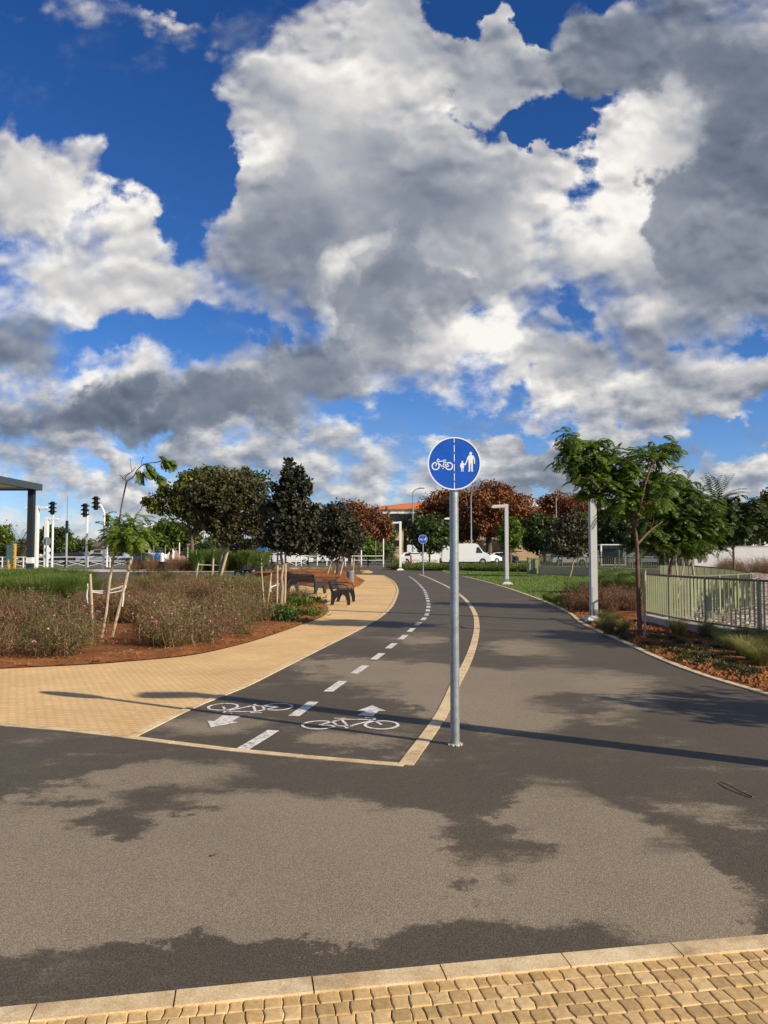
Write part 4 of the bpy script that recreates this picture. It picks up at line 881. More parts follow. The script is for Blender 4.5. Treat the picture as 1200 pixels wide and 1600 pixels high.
# barriers and boxes by the bend
def barrier(px, Y, w, h, label, red=False):
    t = thing('barrier_block', label, 'barrier', XY(px, Y), 0, 'white barrier blocks at the far bend')
    mb = MB(); mb.prism([(-w/2, 0), (w/2, 0), (w/2-.03, h*.3), (w/2-.05, h), (-w/2+.05, h), (-w/2+.03, h*.3)], -.22, .22); mb.build('block', M['white'], t)
    mb = MB(); mb.box((0, -.225, h*.55), (w*.7, .02, h*.12), 0, .004); mb.build('recess_shade', M['lampgrey'], t)  # grey strip on the face, its colour standing in for shade in a recess
    if red: mb = MB(); mb.box((-w/2+.1, -.23, h*.5), (.16, .03, h*.8), 0, .005); mb.build('red_panel', mat_red, t)
barrier(629.5, 81, .62, 1.0, 'narrow white box with a dark side at the foot of the far lamp post')
barrier(649, 79, 1.15, 1.35, 'white barrier block with a red end panel', True); barrier(664, 79, .75, 1.35, 'white barrier block right of the one with the red end'); barrier(679, 80, 1.0, 1.30, 'white barrier block behind the small dark tree trunk')
# bus shelter
t = thing('bus_shelter', 'dark glazed shelter with a white frame beyond the lawn', 'shelter', XY(955, 84))
w_, h_ = 2.6, 2.35
mb = MB(); mb.box((0, 0, h_), (w_+.2, 1.2, .12), 0, .02); mb.build('roof', M['white'], t)
for x in (-w_/2, w_/2):
    mb = MB(); mb.box((x, -.5, h_/2), (.14, .14, h_-.12)); mb.build('post', M['white'], t)
mb = MB(); mb.box((0, .45, h_/2), (w_-.16, .05, h_-.3)); mb.build('glass_panel', M['glass'], t)
mb = MB(); mb.box((0, -.5, .18), (w_-.2, .1, .12)); mb.build('lower_rail', M['white'], t)
t = thing('white_kiosk_box', 'small white box on a pole right of the shelter', 'box', XY(983, 78)); mb = MB(); mb.box((0, 0, .85), (.42, .4, .75), 0, .02); mb.build('box_body', M['white'], t); mb = MB(); mb.tube([(0, 0, 0), (0, 0, 3.3)], .06, 8); mb.build('pole', M['lampgrey'], t)
# ================================================================== BUILDINGS BEHIND
t = thing('office_building', 'large building with an orange roof, white fascia and dark glazing', 'building', (0, 0, 0))
Y0 = 168; xl, xr = XY(566, Y0).x, XY(735, Y0).x; zE = H_(803, Y0); zF = H_(796.5, Y0)
mb = MB(); mb.box(((xl+xr)/2+1.5, Y0+12, zE/2), (xr-xl-5, 20, zE)); mb.build('wall', M['stone'], t)
mb = MB(); mb.box(((xl+xr)/2, Y0+11, (zE+zF)/2), (xr-xl, 25, zF-zE)); mb.build('fascia', M['white'], t)
mb = MB(); zr = H_(783, Y0)
za, zb = H_(793, Y0+14), H_(777, Y0+14)
mb.add([(xl-.3, Y0-2, zF), (xr+.3, Y0-2, zF), (xr+.3, Y0+28, zF), (xl-.3, Y0+28, zF), (xl+1.0, Y0+14, za), (xr-.2, Y0+14, zb)], [(3, 2, 1, 0), (0, 1, 5, 4), (1, 2, 5), (2, 3, 4, 5), (3, 0, 4)]); mb.build('roof', M['roof'], t)
mb = MB(); mb.box(((xl+xr)/2+1.5, Y0+1.9, zE-1.5), (xr-xl-6, .3, 2.9)); mb.build('window_band', M['glass'], t)
for k in range(8):
    mb = MB(); mb.box((xl+5.5+k*2.2, Y0+1.92, 3.4), (1.2, .2, 1.4)); f = mb.build('window', M['glass'], t); mb = MB(); mb.box((xl+5.5+k*2.2, Y0+1.85, 2.6), (1.4, .3, .12)); mb.build('sill', M['white'], f)
t = thing('stone_building', 'long sandstone block building behind the rusty trees', 'building', (0, 0, 0))
Y1 = 138; a, c = XY(700, Y1).x, XY(890, Y1).x; zt = H_(818, Y1)
mb = MB(); mb.box(((a+c)/2, Y1+5, zt/2), (c-a, 10, zt)); mb.build('wall', M['stone'], t)
for k in range(6):
    for z in (1.7, 3.6): mb = MB(); mb.box((a+2.2+k*3.4, Y1-.03, z), (1.9, .12, .10)); mb.build('ledge', M['bark'], t)
mb = MB(); mb.box(((a+c)/2, Y1+5, zt+.1), (c-a+.5, 10.5, .2)); mb.build('coping', M['conc'], t)
def house(px, Y, w, h, label, m, roof='flat', n=4, mr=None, d=8):
    t = thing('building', label, 'building', XY(px, Y)); mb = MB(); mb.box((0, d/2, h/2), (w, d, h)); mb.build('wall', m, t)
    mb = MB()
    if roof == 'flat': mb.box((0, d/2, h+.12), (w+.5, d+.5, .24))
    else: mb.add([(-w/2-.5, -.6, h), (w/2+.5, -.6, h), (w/2+.5, d+.6, h), (-w/2-.5, d+.6, h), (-w/4, d/2, h+roof), (w/4, d/2, h+roof)], [(3, 2, 1, 0), (0, 1, 5, 4), (1, 2, 5), (2, 3, 4, 5), (3, 0, 4)])
    mb.build('roof', mr or M['conc'], t)
    for k in range(n): mb = MB(); mb.box((-w/2+w*(k+.5)/n, -.03, h*.58), (w/n*.45, .12, h*.32)); mb.build('window', M['glass'], t)
wr_ = mat('cream_render', base=(.50, .42, .32), rough=.9); gr_ = mat('grey_render', base=(.38, .38, .38), rough=.9); br_ = mat('brown_roof', base=(.14, .10, .075), rough=.9)
house(165, 150, 17, 2.6, 'low building with a brown roof behind the traffic lights', wr_, .9, 6, br_)
house(262, 160, 9, 3.6, 'pale pinkish building behind the walker and shrubs', mat('rose_render', base=(.50, .32, .26), rough=.9), 'flat', 3)
house(232, 150, 6, 3.4, 'white building behind the grey car', M['white'], 'flat', 2)
house(12, 150, 8, 3.4, 'white building at the left edge behind the palm', M['white'], 'flat', 3)
house(950, 175, 22, 12.6, 'large grey building showing above the trees behind the right lamp post', gr_, 'flat', 6)
house(1100, 120, 16, 4.8, 'pale building behind the feathery trees at right', wr_, 'flat', 4)
house(905, 112, 5, 5.2, 'white building behind the small dark tree', M['white'], 'flat', 2)
# ================================================================== FOLIAGE
def unit(n): v = RNG.normal(size=(n, 3)); return v/np.linalg.norm(v, axis=1, keepdims=True)
def leaf_quads(c, L, W, droop=0.3, up=0.5, axis=None):
    n = len(c); a = unit(n) if axis is None else axis+unit(n)*.45; a[:, 2] -= droop; a /= np.linalg.norm(a, axis=1, keepdims=True)
    u = unit(n); u[:, 2] += up; s = np.cross(a, u); s /= np.linalg.norm(s, axis=1, keepdims=True)+1e-9
    nn = np.cross(s, a); k = RNG.uniform(.65, 1.25, (n, 1)); L = L*k; W = W*k
    V = np.empty((n, 4, 3)); V[:, 0] = c; V[:, 1] = c+a*L*.5+s*W*.5+nn*L*.08; V[:, 2] = c+a*L; V[:, 3] = c+a*L*.5-s*W*.5+nn*L*.08
    return V
def crown_points(ell, n, clump, shell=.45, per=40):
    """clumps spread through ellipsoids; each clump is a small ball of points"""
    vol = np.array([e[3]*e[4]*e[5] for e in ell])**.75; pr = vol/vol.sum(); nc = max(4, n//per); C = []
    for i in RNG.choice(len(ell), nc, p=pr):
        e = ell[i]; d = unit(1)[0]; r = RNG.uniform(shell, 1.0)**.6; k = 1+RNG.normal()*.11
        C.append([e[0]+d[0]*e[3]*r*k, e[1]+d[1]*e[4]*r*k, e[2]+d[2]*e[5]*r*k])
    C = np.array(C); idx = RNG.integers(0, nc, n); cr = RNG.uniform(.5, 1.3, nc)[idx][:, None]*clump
    d = unit(n)*(RNG.uniform(0, 1, (n, 1))**.45)*cr; d[:, 2] *= .75
    return C[idx]+d, C
def limb(mb, a, c, r0, r1, wob=.12, n=5, sides=6):
    a, c = Vector(a), Vector(c); L = (c-a).length; pts = []
    for i in range(n+1):
        t = i/n; p = a.lerp(c, t); k = math.sin(PI*t)*L*wob; pts.append(p+Vector((random.uniform(-k, k), random.uniform(-k, k), k*.4)))
    mb.tube(pts, [r0+(r1-r0)*i/n for i in range(n+1)], sides)
def tree(name, label, base, ell, fork, r, n, L, W, mleaf, clump, mbark='bark', cat='tree', group=None, lean=(0, 0), nl=16, shell=.45, droop=.3, trunks=1, per=40, cr0=.6):
    """ell: ellipsoids in world space (x,y,z,rx,ry,rz) ; fork: height of the first fork"""
    t = thing(name, label, cat, base, 0, group); b_ = Vector(base); E = [(e[0]-b_.x, e[1]-b_.y, e[2]-b_.z, *e[3:]) for e in ell]
    n = int(n*1.75); Pn, C = crown_points(E, n, clump*1.15, shell, int(per*1.3)); V = leaf_quads(Pn, L, W, droop); quads_mesh('crown', V, M[mleaf], t)
    mb = MB(); top = Vector((lean[0], lean[1], fork))
    for k in range(trunks):
        o = Vector((random.uniform(-.1, .1)*k, random.uniform(-.1, .1)*k, 0)); limb(mb, o, top, r, r*.72, .03, 6, 10)
    mb.tube([(0, 0, -.02), (0, 0, .12)], [r*1.5, r*1.02], 10)
    sel = C[RNG.permutation(len(C))[:nl]]
    for q in sel: limb(mb, top, q, r*.42*cr0/.6, r*.08, .12)
    mb.build('trunk', M[mbark], t, smooth=True); return t
def E_(Y, *L):  # ellipsoids from picture extents at a distance: (px,py,rx,ry[,dy])
    out = []
    for q in L:
        c = Q(q[0], q[1], Y+(q[4] if len(q) > 4 else 0)); k = c.y/FPX; out.append((c.x, c.y, c.z, q[2]*k, max(q[2], q[3])*k*.85, q[3]*k))
    return out
def stakes(loc, spec, tie=None, label='', group='timber stakes round young trees'):
    t = thing('tree_stakes', label, 'tree stakes', loc, 0, group)
    for (a, c, r) in spec:
        mb = MB(); limb(mb, a, c, r, r*.9, .012, 3, 8); mb.build('stake', M['stake'], t, smooth=True)
    if tie:
        mb = MB()
        for ln in tie: mb.tube(catmull([Vector(p) for p in ln], 4), .016, 5)
        mb.build('tie_band', M['tape'], t)
    return t
# ---- left sapling with stakes (bare bent top, soft green lower crown)
B = P(160, 1001); Yt = B.y
def W_(px, py, dy=0): return Q(px, py, Yt+dy)-B
tt = thing('sapling', 'thin staked sapling with bare bent top and one feathery green clump', 'tree', B)
trunk_pts = [W_(160,1001), W_(168,935), W_(178,868), W_(184,835), W_(186,818), W_(190,790), W_(194,770), W_(198,752)]
mb = MB(); mb.tube(catmull(trunk_pts, 4), [.020]*9+[.017]*8+[.014]*12, 8)
for ln, r in (([(198,752),(208,745),(214,735),(221,728),(230,724),(246,722),(258,718)], .010), ([(198,752),(196,745),(206,737),(212,730)], .008), ([(198,752),(192,747),(187,742)], .007), ([(206,737),(204,725),(203,715)], .004), ([(214,745),(224,741),(234,741)], .006), ([(221,728),(222,718),(225,714)], .005), ([(190,748),(196,742),(203,739)], .005)):
    mb.tube(catmull([W_(*q, random.uniform(-.1, .1)) for q in ln], 3), r, 6)
mb.build('trunk', M['redbark'], tt, smooth=True)
def fronds(specs, npin=11, pl=.10, pw=.02, seed=1):
    """specs: list of (base Vector, dir Vector, length); feathery leaf with pairs of leaflets along a drooping rib"""
    out = []; rr = random.Random(seed)
    for (p, d, L) in specs:
        d = d.normalized(); s = d.cross(Vector((0, 0, 1)));  s = s.normalized() if s.length > .1 else Vector((1, 0, 0)); q = p.copy(); tilt = rr.uniform(-.6, .6)
        s = (s+Vector((0, 0, tilt))).normalized(); cur = d.copy(); st = L/npin
        for k in range(npin):
            cur = (cur+Vector((0, 0, -.07-.03*k/npin))).normalized(); q2 = q+cur*st
            prof = math.sin(PI*min(1, (k+1.2)/(npin+1)))**.6
            for sg in (-1, 1):
                a = (s*sg+cur*.55+Vector((0, 0, -.18))).normalized(); l = pl*prof*rr.uniform(.8, 1.15); n_ = a.cross(cur).normalized(); wv2 = (cur*.9+n_*rr.uniform(-.5, .5)).normalized()*pw
                m_ = q+a*l*.5; out += [q, m_+wv2, q+a*l+Vector((0, 0, -l*.12)), m_-wv2]
            rb_ = s*.0035; out += [q-rb_, q2-rb_, q2+rb_, q+rb_]
            q = q2
    return np.array([tuple(v) for v in out])
sp = []
for k in range(300):
    c = W_(197, 836); o = Vector((random.gauss(0, .15), random.gauss(0, .14), random.gauss(0, .16))); dd = Vector((o.x*2+random.gauss(0, .3), o.y*2+random.gauss(0, .3), random.uniform(-.2, .5))); sp.append((c+o, dd, random.uniform(.22, .36)))
for (px, py, n_, sx) in ((262,720,16,.8), (252,716,8,.4), (232,738,12,.8), (246,744,8,.9), (218,740,8,.2), (228,726,5,.5)):
    for k in range(n_*2): sp.append((W_(px, py)+Vector((random.gauss(0, .03), random.gauss(0, .06), random.gauss(0, .02))), Vector((sx+random.gauss(0, .35), random.gauss(0, .5), random.uniform(-.8, .2))), random.uniform(.14, .26)))
quads_mesh('crown', fronds(sp, 14, .075, .010, 3), M['leaf_fresh'], tt)
stakes(B, [((-.16, -.05, 0), W_(141,897), .024), (W_(158,1001,-.06), W_(178,866,-.06), .024), (W_(174,999), W_(205,872), .028)], [[W_(137,912), W_(140,922), W_(156,924), W_(171,922), W_(186,918), W_(196,915), W_(192,922), W_(176,926), W_(160,927), W_(141,924), W_(138,918)], [W_(137,920), W_(136,932), W_(138,944)], [W_(192,918), W_(193,932), W_(191,948)]], 'leaning bare timber stakes tied with pale tape round the bent sapling')
# ---- three dark leaved young trees on the left bed
def Bp(px, py): return P(px, py)
b1 = Bp(440, 953)
tree('dark_leaved_tree', 'tall pointed dark leaved young tree tied to pale timber stakes', b1, E_(b1.y, (451,722,5,10), (455,745,14,18), (459,772,24,22), (446,802,32,30), (468,822,24,28), (438,838,30,20), (464,846,26,16), (480,762,9,9), (428,764,8,10), (489,798,8,10), (412,792,8,9), (486,838,10,12), (470,738,6,7)), 1.75, .05, 5600, .125, .095, 'leaf_dark', .15, 'palebark', group='dark leaved young trees', nl=20, per=22)
stakes(b1, [((-.12, 0, 0), Q(434, 862, b1.y)-b1, .030), ((-.48, .1, 0), Q(408, 868, b1.y)-b1, .020), ((-.36, -.3, 0), Q(424, 895, b1.y-.3)-b1, .022), ((.05, .15, 0), Q(446, 862, b1.y)-b1, .034)], [[Q(422, 918, b1.y-.3)-b1, Q(432, 914, b1.y)-b1, Q(441, 911, b1.y)-b1], [Q(423, 900, b1.y-.3)-b1, Q(423, 925, b1.y-.3)-b1]], 'pale timber stakes tied round the tall pointed dark tree')
b2_ = Bp(342, 914)
tree('dark_leaved_tree', 'broad dark leaved tree with one leaning pale trunk in the left bed', b2_, E_(b2_.y, (355,785,54,34), (330,772,42,26), (384,796,40,40), (402,832,26,22), (352,828,32,20), (372,848,28,10), (362,756,36,12), (404,766,18,14), (300,790,22,14), (322,812,22,14), (388,744,12,8), (345,744,12,7), (428,805,10,14)), 2.1, .09, 10500, .15, .11, 'leaf_darkolive', .28, 'palebark', group='dark leaved young trees', lean=(.25, 0), nl=26, per=26)
stakes(b2_, [((-1.15, 0, 0), (-1.0, 0, 1.05), .045), ((-.35, .1, 0), (-.28, .1, 1.7), .05), ((.02, -.1, 0), (.52, -.1, 2.0), .07)], [[(-1.05, 0, .98), (-.3, .1, .95), (.2, -.1, .95)]], 'short stakes with a cross band beside the broad dark tree')
b3 = Bp(527, 906)
tree('dark_leaved_tree', 'small dark leaved tree on stakes above the grey bin', b3, E_(b3.y, (527,820,32,30), (510,840,26,24), (543,840,24,26), (527,800,18,16), (527,858,28,14)), 1.8, .06, 4600, .17, .13, 'leaf_dark', .32, 'palebark', group='dark leaved young trees', nl=14, per=24)
stakes(b3, [((-.65, 0, 0), (-.15, 0, 1.75), .05), ((.1, -.2, 0), (.62, -.2, 2.0), .055), ((-.3, .3, 0), (.25, .3, 1.8), .05), ((.85, .2, 0), (.95, .2, 1.25), .04)], None, 'four leaning stakes under the small dark tree by the bin')
# ---- older trees behind
def far_tree(name, label, px, Y, ell, fork, r, n, L, ml, clump, group=None, **k):
    return tree(name, label, XY(px, Y), E_(Y, *ell), fork, r, n, L, L*.8, ml, clump, group=group, **k)
far_tree('broad_tree', 'wide olive green tree whose left side shows beyond the broad dark tree', 300, 66, [(272,782,34,22), (244,790,18,11), (306,762,44,22), (345,748,44,14), (290,798,24,13), (262,756,14,9), (232,780,9,7), (300,742,16,7), (330,737,18,6), (385,748,30,14), (330,800,40,26)], 2.8, .20, 9500, .28, 'leaf_olive', .55, nl=20)
G1 = 'rusty brown podded trees beyond the road'
far_tree('rusty_tree', 'rusty brown tree left of the orange roofed building', 560, 112, [(560,815,42,28), (540,805,30,22), (585,825,28,22), (555,838,40,20), (520,812,22,20), (592,835,16,16)], 3.0, .32, 12000, .38, 'leaf_rust', 1.0, G1, nl=14)
far_tree('rusty_tree', 'dark rusty tree just left of the foreground sign pole', 690, 124, [(690,810,42,38), (675,825,36,26), (705,790,34,26), (720,820,36,30), (665,840,24,14)], 3.6, .4, 13500, .40, 'leaf_rust', 1.1, G1, nl=16)
far_tree('rusty_tree', 'largest rusty brown tree, right of the foreground sign pole', 763, 120, [(765,790,52,30), (745,805,44,32), (800,805,42,30), (770,772,34,16), (820,815,24,22), (725,800,26,30), (765,822,46,12)], 3.8, .55, 18000, .38, 'leaf_rust', 1.1, G1, nl=20, trunks=2)
far_tree('rusty_tree', 'rounded rusty tree behind the right road lamp', 885, 128, [(885,803,50,30), (865,812,34,26), (912,815,30,28), (885,786,42,14), (880,830,40,20)], 3.6, .4, 13000, .40, 'leaf_rust', 1.1, G1, nl=16)
G2 = 'green trees beyond the far road'
for (lab, px, Y, el, fk, n, L, ml) in (
 ('green tree behind the top right of the tall pointed dark tree', 497, 108, [(495,822,22,30), (510,830,20,24), (485,840,22,24)], 2.6, 2600, .48, 'leaf_green'),
 ('small bright green tree between the rusty tree and the orange roof', 600, 120, [(600,835,15,24), (597,855,16,14)], 2.4, 1800, .45, 'leaf_green'),
 ('round green bush tree behind the pair of far railings', 577, 108, [(577,858,15,15)], .8, 1200, .4, 'leaf_fresh'),
 ('dark green tree above the white barriers', 672, 90, [(672,835,30,24), (660,825,20,18), (688,830,22,20), (672,848,26,12)], 2.2, 3600, .36, 'leaf_darkgreen'),
 ('dark green tree at the right of the largest rusty tree', 850, 112, [(848,826,27,25), (836,838,24,18), (862,838,22,18), (848,850,24,12)], 2.4, 5200, .42, 'leaf_darkgreen'),
 ('slim fresh green tree in front of the stone building', 797, 104, [(797,835,15,24), (800,820,10,12)], 2.2, 1800, .36, 'leaf_fresh'),
 ('green tree behind the lamp post at the right', 925, 110, [(922,830,22,34), (935,845,20,24), (912,850,16,16)], 2.2, 3400, .42, 'leaf_green'),
 ('dark tree behind the shelter', 970, 104, [(965,815,36,34), (985,830,34,30), (950,835,24,22), (1000,810,36,36)], 3.0, 7000, .42, 'leaf_darkgreen'),
 ('green tree behind the walker at the left', 268, 96, [(268,832,32,16), (250,840,24,14), (290,838,24,14), (265,820,16,10), (262,848,30,10)], 2.0, 3800, .36, 'leaf_green'),
 ('dark green tree under the broad dark tree', 340, 110, [(335,858,36,12), (370,860,34,10), (310,862,22,10)], 1.4, 3200, .40, 'leaf_darkgreen'),
 ('dark tree at the left behind the lamp posts', 78, 104, [(75,845,22,18), (62,852,14,14), (92,842,14,12)], 1.8, 2600, .40, 'leaf_darkgreen'),
 ('dark tree right of the palm near the utility pole', 98, 112, [(98,848,16,16), (88,840,12,12)], 1.8, 1700, .42, 'leaf_green'),
 ('slim green tree at the far left edge', 4, 90, [(4,838,9,18), (0,855,12,14)], 2.0, 1500, .34, 'leaf_green'),
 ('low tree behind the traffic lights', 128, 150, [(128,857,16,9), (112,858,10,8)], 1.2, 1300, .46, 'leaf_darkgreen'),
 ('low tree behind the white poles', 152, 155, [(152,857,16,8), (176,855,14,10)], 1.2, 1300, .46, 'leaf_green'),
 ('low dark tree behind the sapling', 205, 150, [(205,855,18,12)], 1.6, 1400, .46, 'leaf_darkgreen'),
 ('green tree right of the third feathery tree', 1170, 92, [(1165,830,30,24), (1185,818,26,28), (1150,842,22,16)], 2.6, 4200, .36, 'leaf_green'),
 ('dark tree at the right edge of the picture', 1215, 74, [(1212,795,22,32), (1205,825,24,22)], 3.0, 3600, .32, 'leaf_olive'),
 ('dark tree low behind the feathery trees', 1075, 108, [(1075,835,40,24), (1045,840,30,20), (1110,835,30,24)], 2.6, 6000, .42, 'leaf_darkgreen')):
    far_tree('green_tree', lab, px, Y, el, fk, .22 if Y > 80 else .16, n, L, ml, .75, G2, nl=10)
# long line of trees on the horizon, each on its own
k_ = 0
for px in range(-180, 1400, 46):
    Y = 210+random.uniform(-20, 30); py = 857+random.uniform(-4, 2); rx = random.uniform(26, 38); ry = 862-py+random.uniform(3, 9)
    far_tree('horizon_tree', 'small distant tree in the row along the horizon', px, Y, [(px, py-2, rx, ry), (px+random.uniform(-18, 18), py-5, rx*.6, ry*.7)], 1.0, .25, 520, .95, random.choice(['leaf_darkgreen', 'leaf_green', 'leaf_olive']), 1.6, 'distant trees along the horizon', nl=3)
# ---- small leaning dark tree on the right lawn, small leafy tree by the ramp
b4 = XY(889, 48)
tree('dark_leaved_tree', 'small dark leaved tree on a thin leaning trunk behind the lawn', b4, E_(b4.y, (888,832,24,22), (872,845,20,18), (905,838,18,22), (885,855,26,14), (898,815,14,14)), 1.7, .06, 4200, .19, .15, 'leaf_dark', .36, 'palebark', group='dark leaved young trees', lean=(.45, 0), nl=14, per=24)
b5 = XY(1085, 25.5)
tree('leafy_tree', 'small leafy tree on two pale stems behind the nearest bar fence', b5, E_(b5.y, (1085,850,18,12), (1078,860,14,10), (1092,858,12,10)), 1.35, .045, 900, .10, .07, 'leaf_green', .2, 'palebark', lean=(-.1, 0), nl=8, trunks=2)
# ---- feathery trees (doubly divided leaves)
def feather_tree(name, label, base, ell, trunk_pts, r, n, L, mleaf, branches, seed, mb_='redbark', pl=.11, pw=.0125, npin=15, group='feathery leaved trees'):
    t = thing(name, label, 'tree', base, 0, group); rr = random.Random(seed); sp = []; tips = []
    vol = [e[3]*e[4]*e[5] for e in ell]; tot = sum(v**.7 for v in vol)
    mb = MB(); mb.tube(catmull([Vector(p)-base for p in trunk_pts], 4), [r+(r*.55-r)*i/((len(trunk_pts)-1)*4) for i in range((len(trunk_pts)-1)*4+1)], 10)
    for ln, rb_ in branches: mb.tube(catmull([Vector(p)-base for p in ln], 4), [rb_+(rb_*.35-rb_)*i/((len(ln)-1)*4) for i in range((len(ln)-1)*4+1)], 7)
    for e, v in zip(ell, vol):
        c = Vector(e[:3])-base; m = max(2, int(n*v**.7/tot/6))
        for k in range(m):
            d = Vector([rr.gauss(0, 1) for _ in range(3)]).normalized(); q = c+Vector((d.x*e[3], d.y*e[4], d.z*e[5]))*(rr.uniform(.15, 1)**.5)*.85; out_ = (q-c); tips.append(q)
            for j in range(6):
                dd = Vector((out_.x/e[3]+rr.gauss(0, .7), out_.y/e[4]+rr.gauss(0, .7), rr.uniform(-.25, .7)+out_.z/e[5]*.3)); sp.append((q+Vector((rr.gauss(0, .06), rr.gauss(0, .06), rr.gauss(0, .05))), dd, L*rr.uniform(.7, 1.15)))
    src = [Vector(p)-base for ln, _ in branches for p in ln[1:]]+[Vector(trunk_pts[-1])-base]
    for q in tips:
        s_ = min(src, key=lambda s: (s-q).length); limb(mb, s_, q, .010, .003, .08, 3, 4)
    mb.build('trunk', M[mb_], t, smooth=True); quads_mesh('crown', fronds(sp, npin, pl, pw, seed), M[mleaf], t); return t
b6 = P(1000, 997); Y6 = b6.y; q6 = lambda px, py, dy=0: Q(px, py, Y6+dy)
feather_tree('feathery_tree', 'tall feathery green tree on a slim reddish trunk beside the path at the right', b6,
 E_(Y6, (905,690,34,16), (890,712,28,20), (925,720,34,26), (960,725,34,28), (905,745,24,20), (940,760,34,24), (985,750,36,32), (1010,720,36,24), (1030,702,24,10), (1052,698,18,12), (975,785,36,26), (1020,765,34,28), (1045,745,22,18)),
 [b6, q6(998,940), q6(996,890), q6(995,850), q6(990,815), q6(984,790), q6(975,765)], .042, 900, .35, 'leaf_feather',
 [([q6(990,815), q6(978,790), q6(955,755, .2), q6(925,725, .1), q6(900,700)], .03), ([q6(992,825), q6(1000,790, -.3), q6(1010,750, -.4), q6(1025,715, -.2), q6(1045,695), q6(1060,690)], .028), ([q6(996,850), q6(1015,830, .3), q6(1035,815, .6)], .026), ([q6(984,790), q6(985,760, .5), q6(980,735, .7)], .02), ([q6(955,755), q6(935,752, -.4), q6(905,745, -.5)], .014)], 5)
stakes(b6, [((.075, -.05, 0), (.10, -.04, 1.25), .022)], None, 'short reddish timber stake strapped to the feathery tree trunk')
b7 = XY(1042, 20.5); Y7 = 20.5; q7 = lambda px, py, dy=0: Q(px, py, Y7+dy)
feather_tree('feathery_tree', 'second feathery tree, lower and fuller, behind the first one and the bar fence', b7,
 E_(Y7, (1060,765,36,22), (1035,790,40,28), (1085,790,40,30), (1065,820,50,28), (1020,830,40,26), (1100,825,34,28), (1040,855,40,18), (1085,850,36,18), (1000,850,26,18)),
 [b7, q7(1046,900), q7(1050,870), q7(1055,840), q7(1058,810)], .04, 1500, .38, 'leaf_green',
 [([q7(1050,870), q7(1030,840), q7(1015,815)], .025), ([q7(1055,840), q7(1080,815), q7(1100,800)], .025), ([q7(1058,810), q7(1050,785), q7(1045,770)], .02)], 8)
b8 = XY(1150, 27); Y8 = 27; q8 = lambda px, py, dy=0: Q(px, py, Y8+dy)
feather_tree('feathery_tree', 'third feathery tree, dark and spreading, in front of the white wall', b8,
 E_(Y8, (1150,790,34,18), (1125,805,36,22), (1175,800,36,22), (1150,822,46,20), (1195,815,30,24), (1120,840,26,20)),
 [b8, q8(1148,900), q8(1146,860), q8(1148,830), q8(1150,810)], .05, 900, .42, 'leaf_darkgreen',
 [([q8(1146,860), q8(1128,835), q8(1115,815)], .025), ([q8(1148,830), q8(1175,815), q8(1195,805)], .025)], 9, 'bark', .14, .018)
stakes(XY(1048, 24), [((-.2, 0, 0), (-.05, 0, 1.5), .03), ((.25, .1, 0), (.15, .1, 1.6), .03), ((.05, -.2, 0), (.32, -.2, 1.3), .025)], None, 'three thin stakes at the foot of the second feathery tree')
# tree beside the viewer (outside the frame) whose shade falls on the path at the right
b9 = Vector((9.2, 5.2, 0))
tree('shade_tree', 'tree just outside the right edge that shades the path', b9, [(9.2, 5.2, 3.0, 1.0, .9, .45), (8.5, 5.0, 2.7, .8, .7, .25)], 1.9, .05, 1100, .12, .08, 'leaf_green', .25, nl=12)
b10 = Vector((10.5, 11.0, 0))
tree('shade_tree', 'tree beyond the right edge behind the near fence', b10, [(10.5, 11.0, 3.2, 1.4, 1.3, .8), (9.9, 10.6, 2.9, 1.0, 1.0, .5)], 2.0, .06, 3000, .12, .08, 'leaf_green', .25, nl=12)
# ---- palms
def palm(label, px, Y, ztop, r, nf, L, skirt=False):
    t = thing('palm_tree', label, 'palm tree', XY(px, Y), 0, 'palms'); V = []; rr = random.Random(px)
    mb = MB(); mb.tube([(0, 0, 0), (0, 0, ztop*.5), (0, 0, ztop)], [r*1.2, r, r*1.1], 10); mb.build('trunk', M['bark'], t)
    for k in range(nf):
        a = rr.uniform(0, 2*PI); el = rr.uniform(-.5, 1.35); d = Vector((math.cos(a)*math.cos(el), math.sin(a)*math.cos(el), math.sin(el))); q = Vector((0, 0, ztop)); s = d.cross(Vector((0, 0, 1))).normalized(); n = 12
        for i in range(n):
            d = (d+Vector((0, 0, -.09))).normalized(); q2 = q+d*L/n; l = L*.30*math.sin(PI*(i+1)/(n+1))**.5
            for sg in (-1, 1):
                e = (s*sg+d*.8+Vector((0, 0, -.25))).normalized(); V += [q, q+e*l*.5+d*L*.018, q+e*l, q+e*l*.5-d*L*.018]
            q = q2
    quads_mesh('crown', np.array([tuple(v) for v in V]), M['palm'], t)
palm('date palm standing above the feathery trees at the right', 1122, 72, H_(782, 72), .3, 46, 3.0)
palm('short bushy palm at the left behind the information board', 37, 88, H_(852, 88), .3, 60, 2.5)
palm('palm in front of the dark glazing of the orange roofed building', 633, 128, H_(815, 128), .28, 44, 3.2)
palm('small palm in front of the orange roofed building, left of the far lamp', 612, 118, H_(866, 118), .22, 30, 2.6)
palm('palm at the right edge beyond the white wall', 1188, 88, H_(832, 88), .3, 40, 2.4)
palm('lower palm between the feathery trees and the white roof', 1108, 98, H_(822, 98), .3, 40, 2.8)
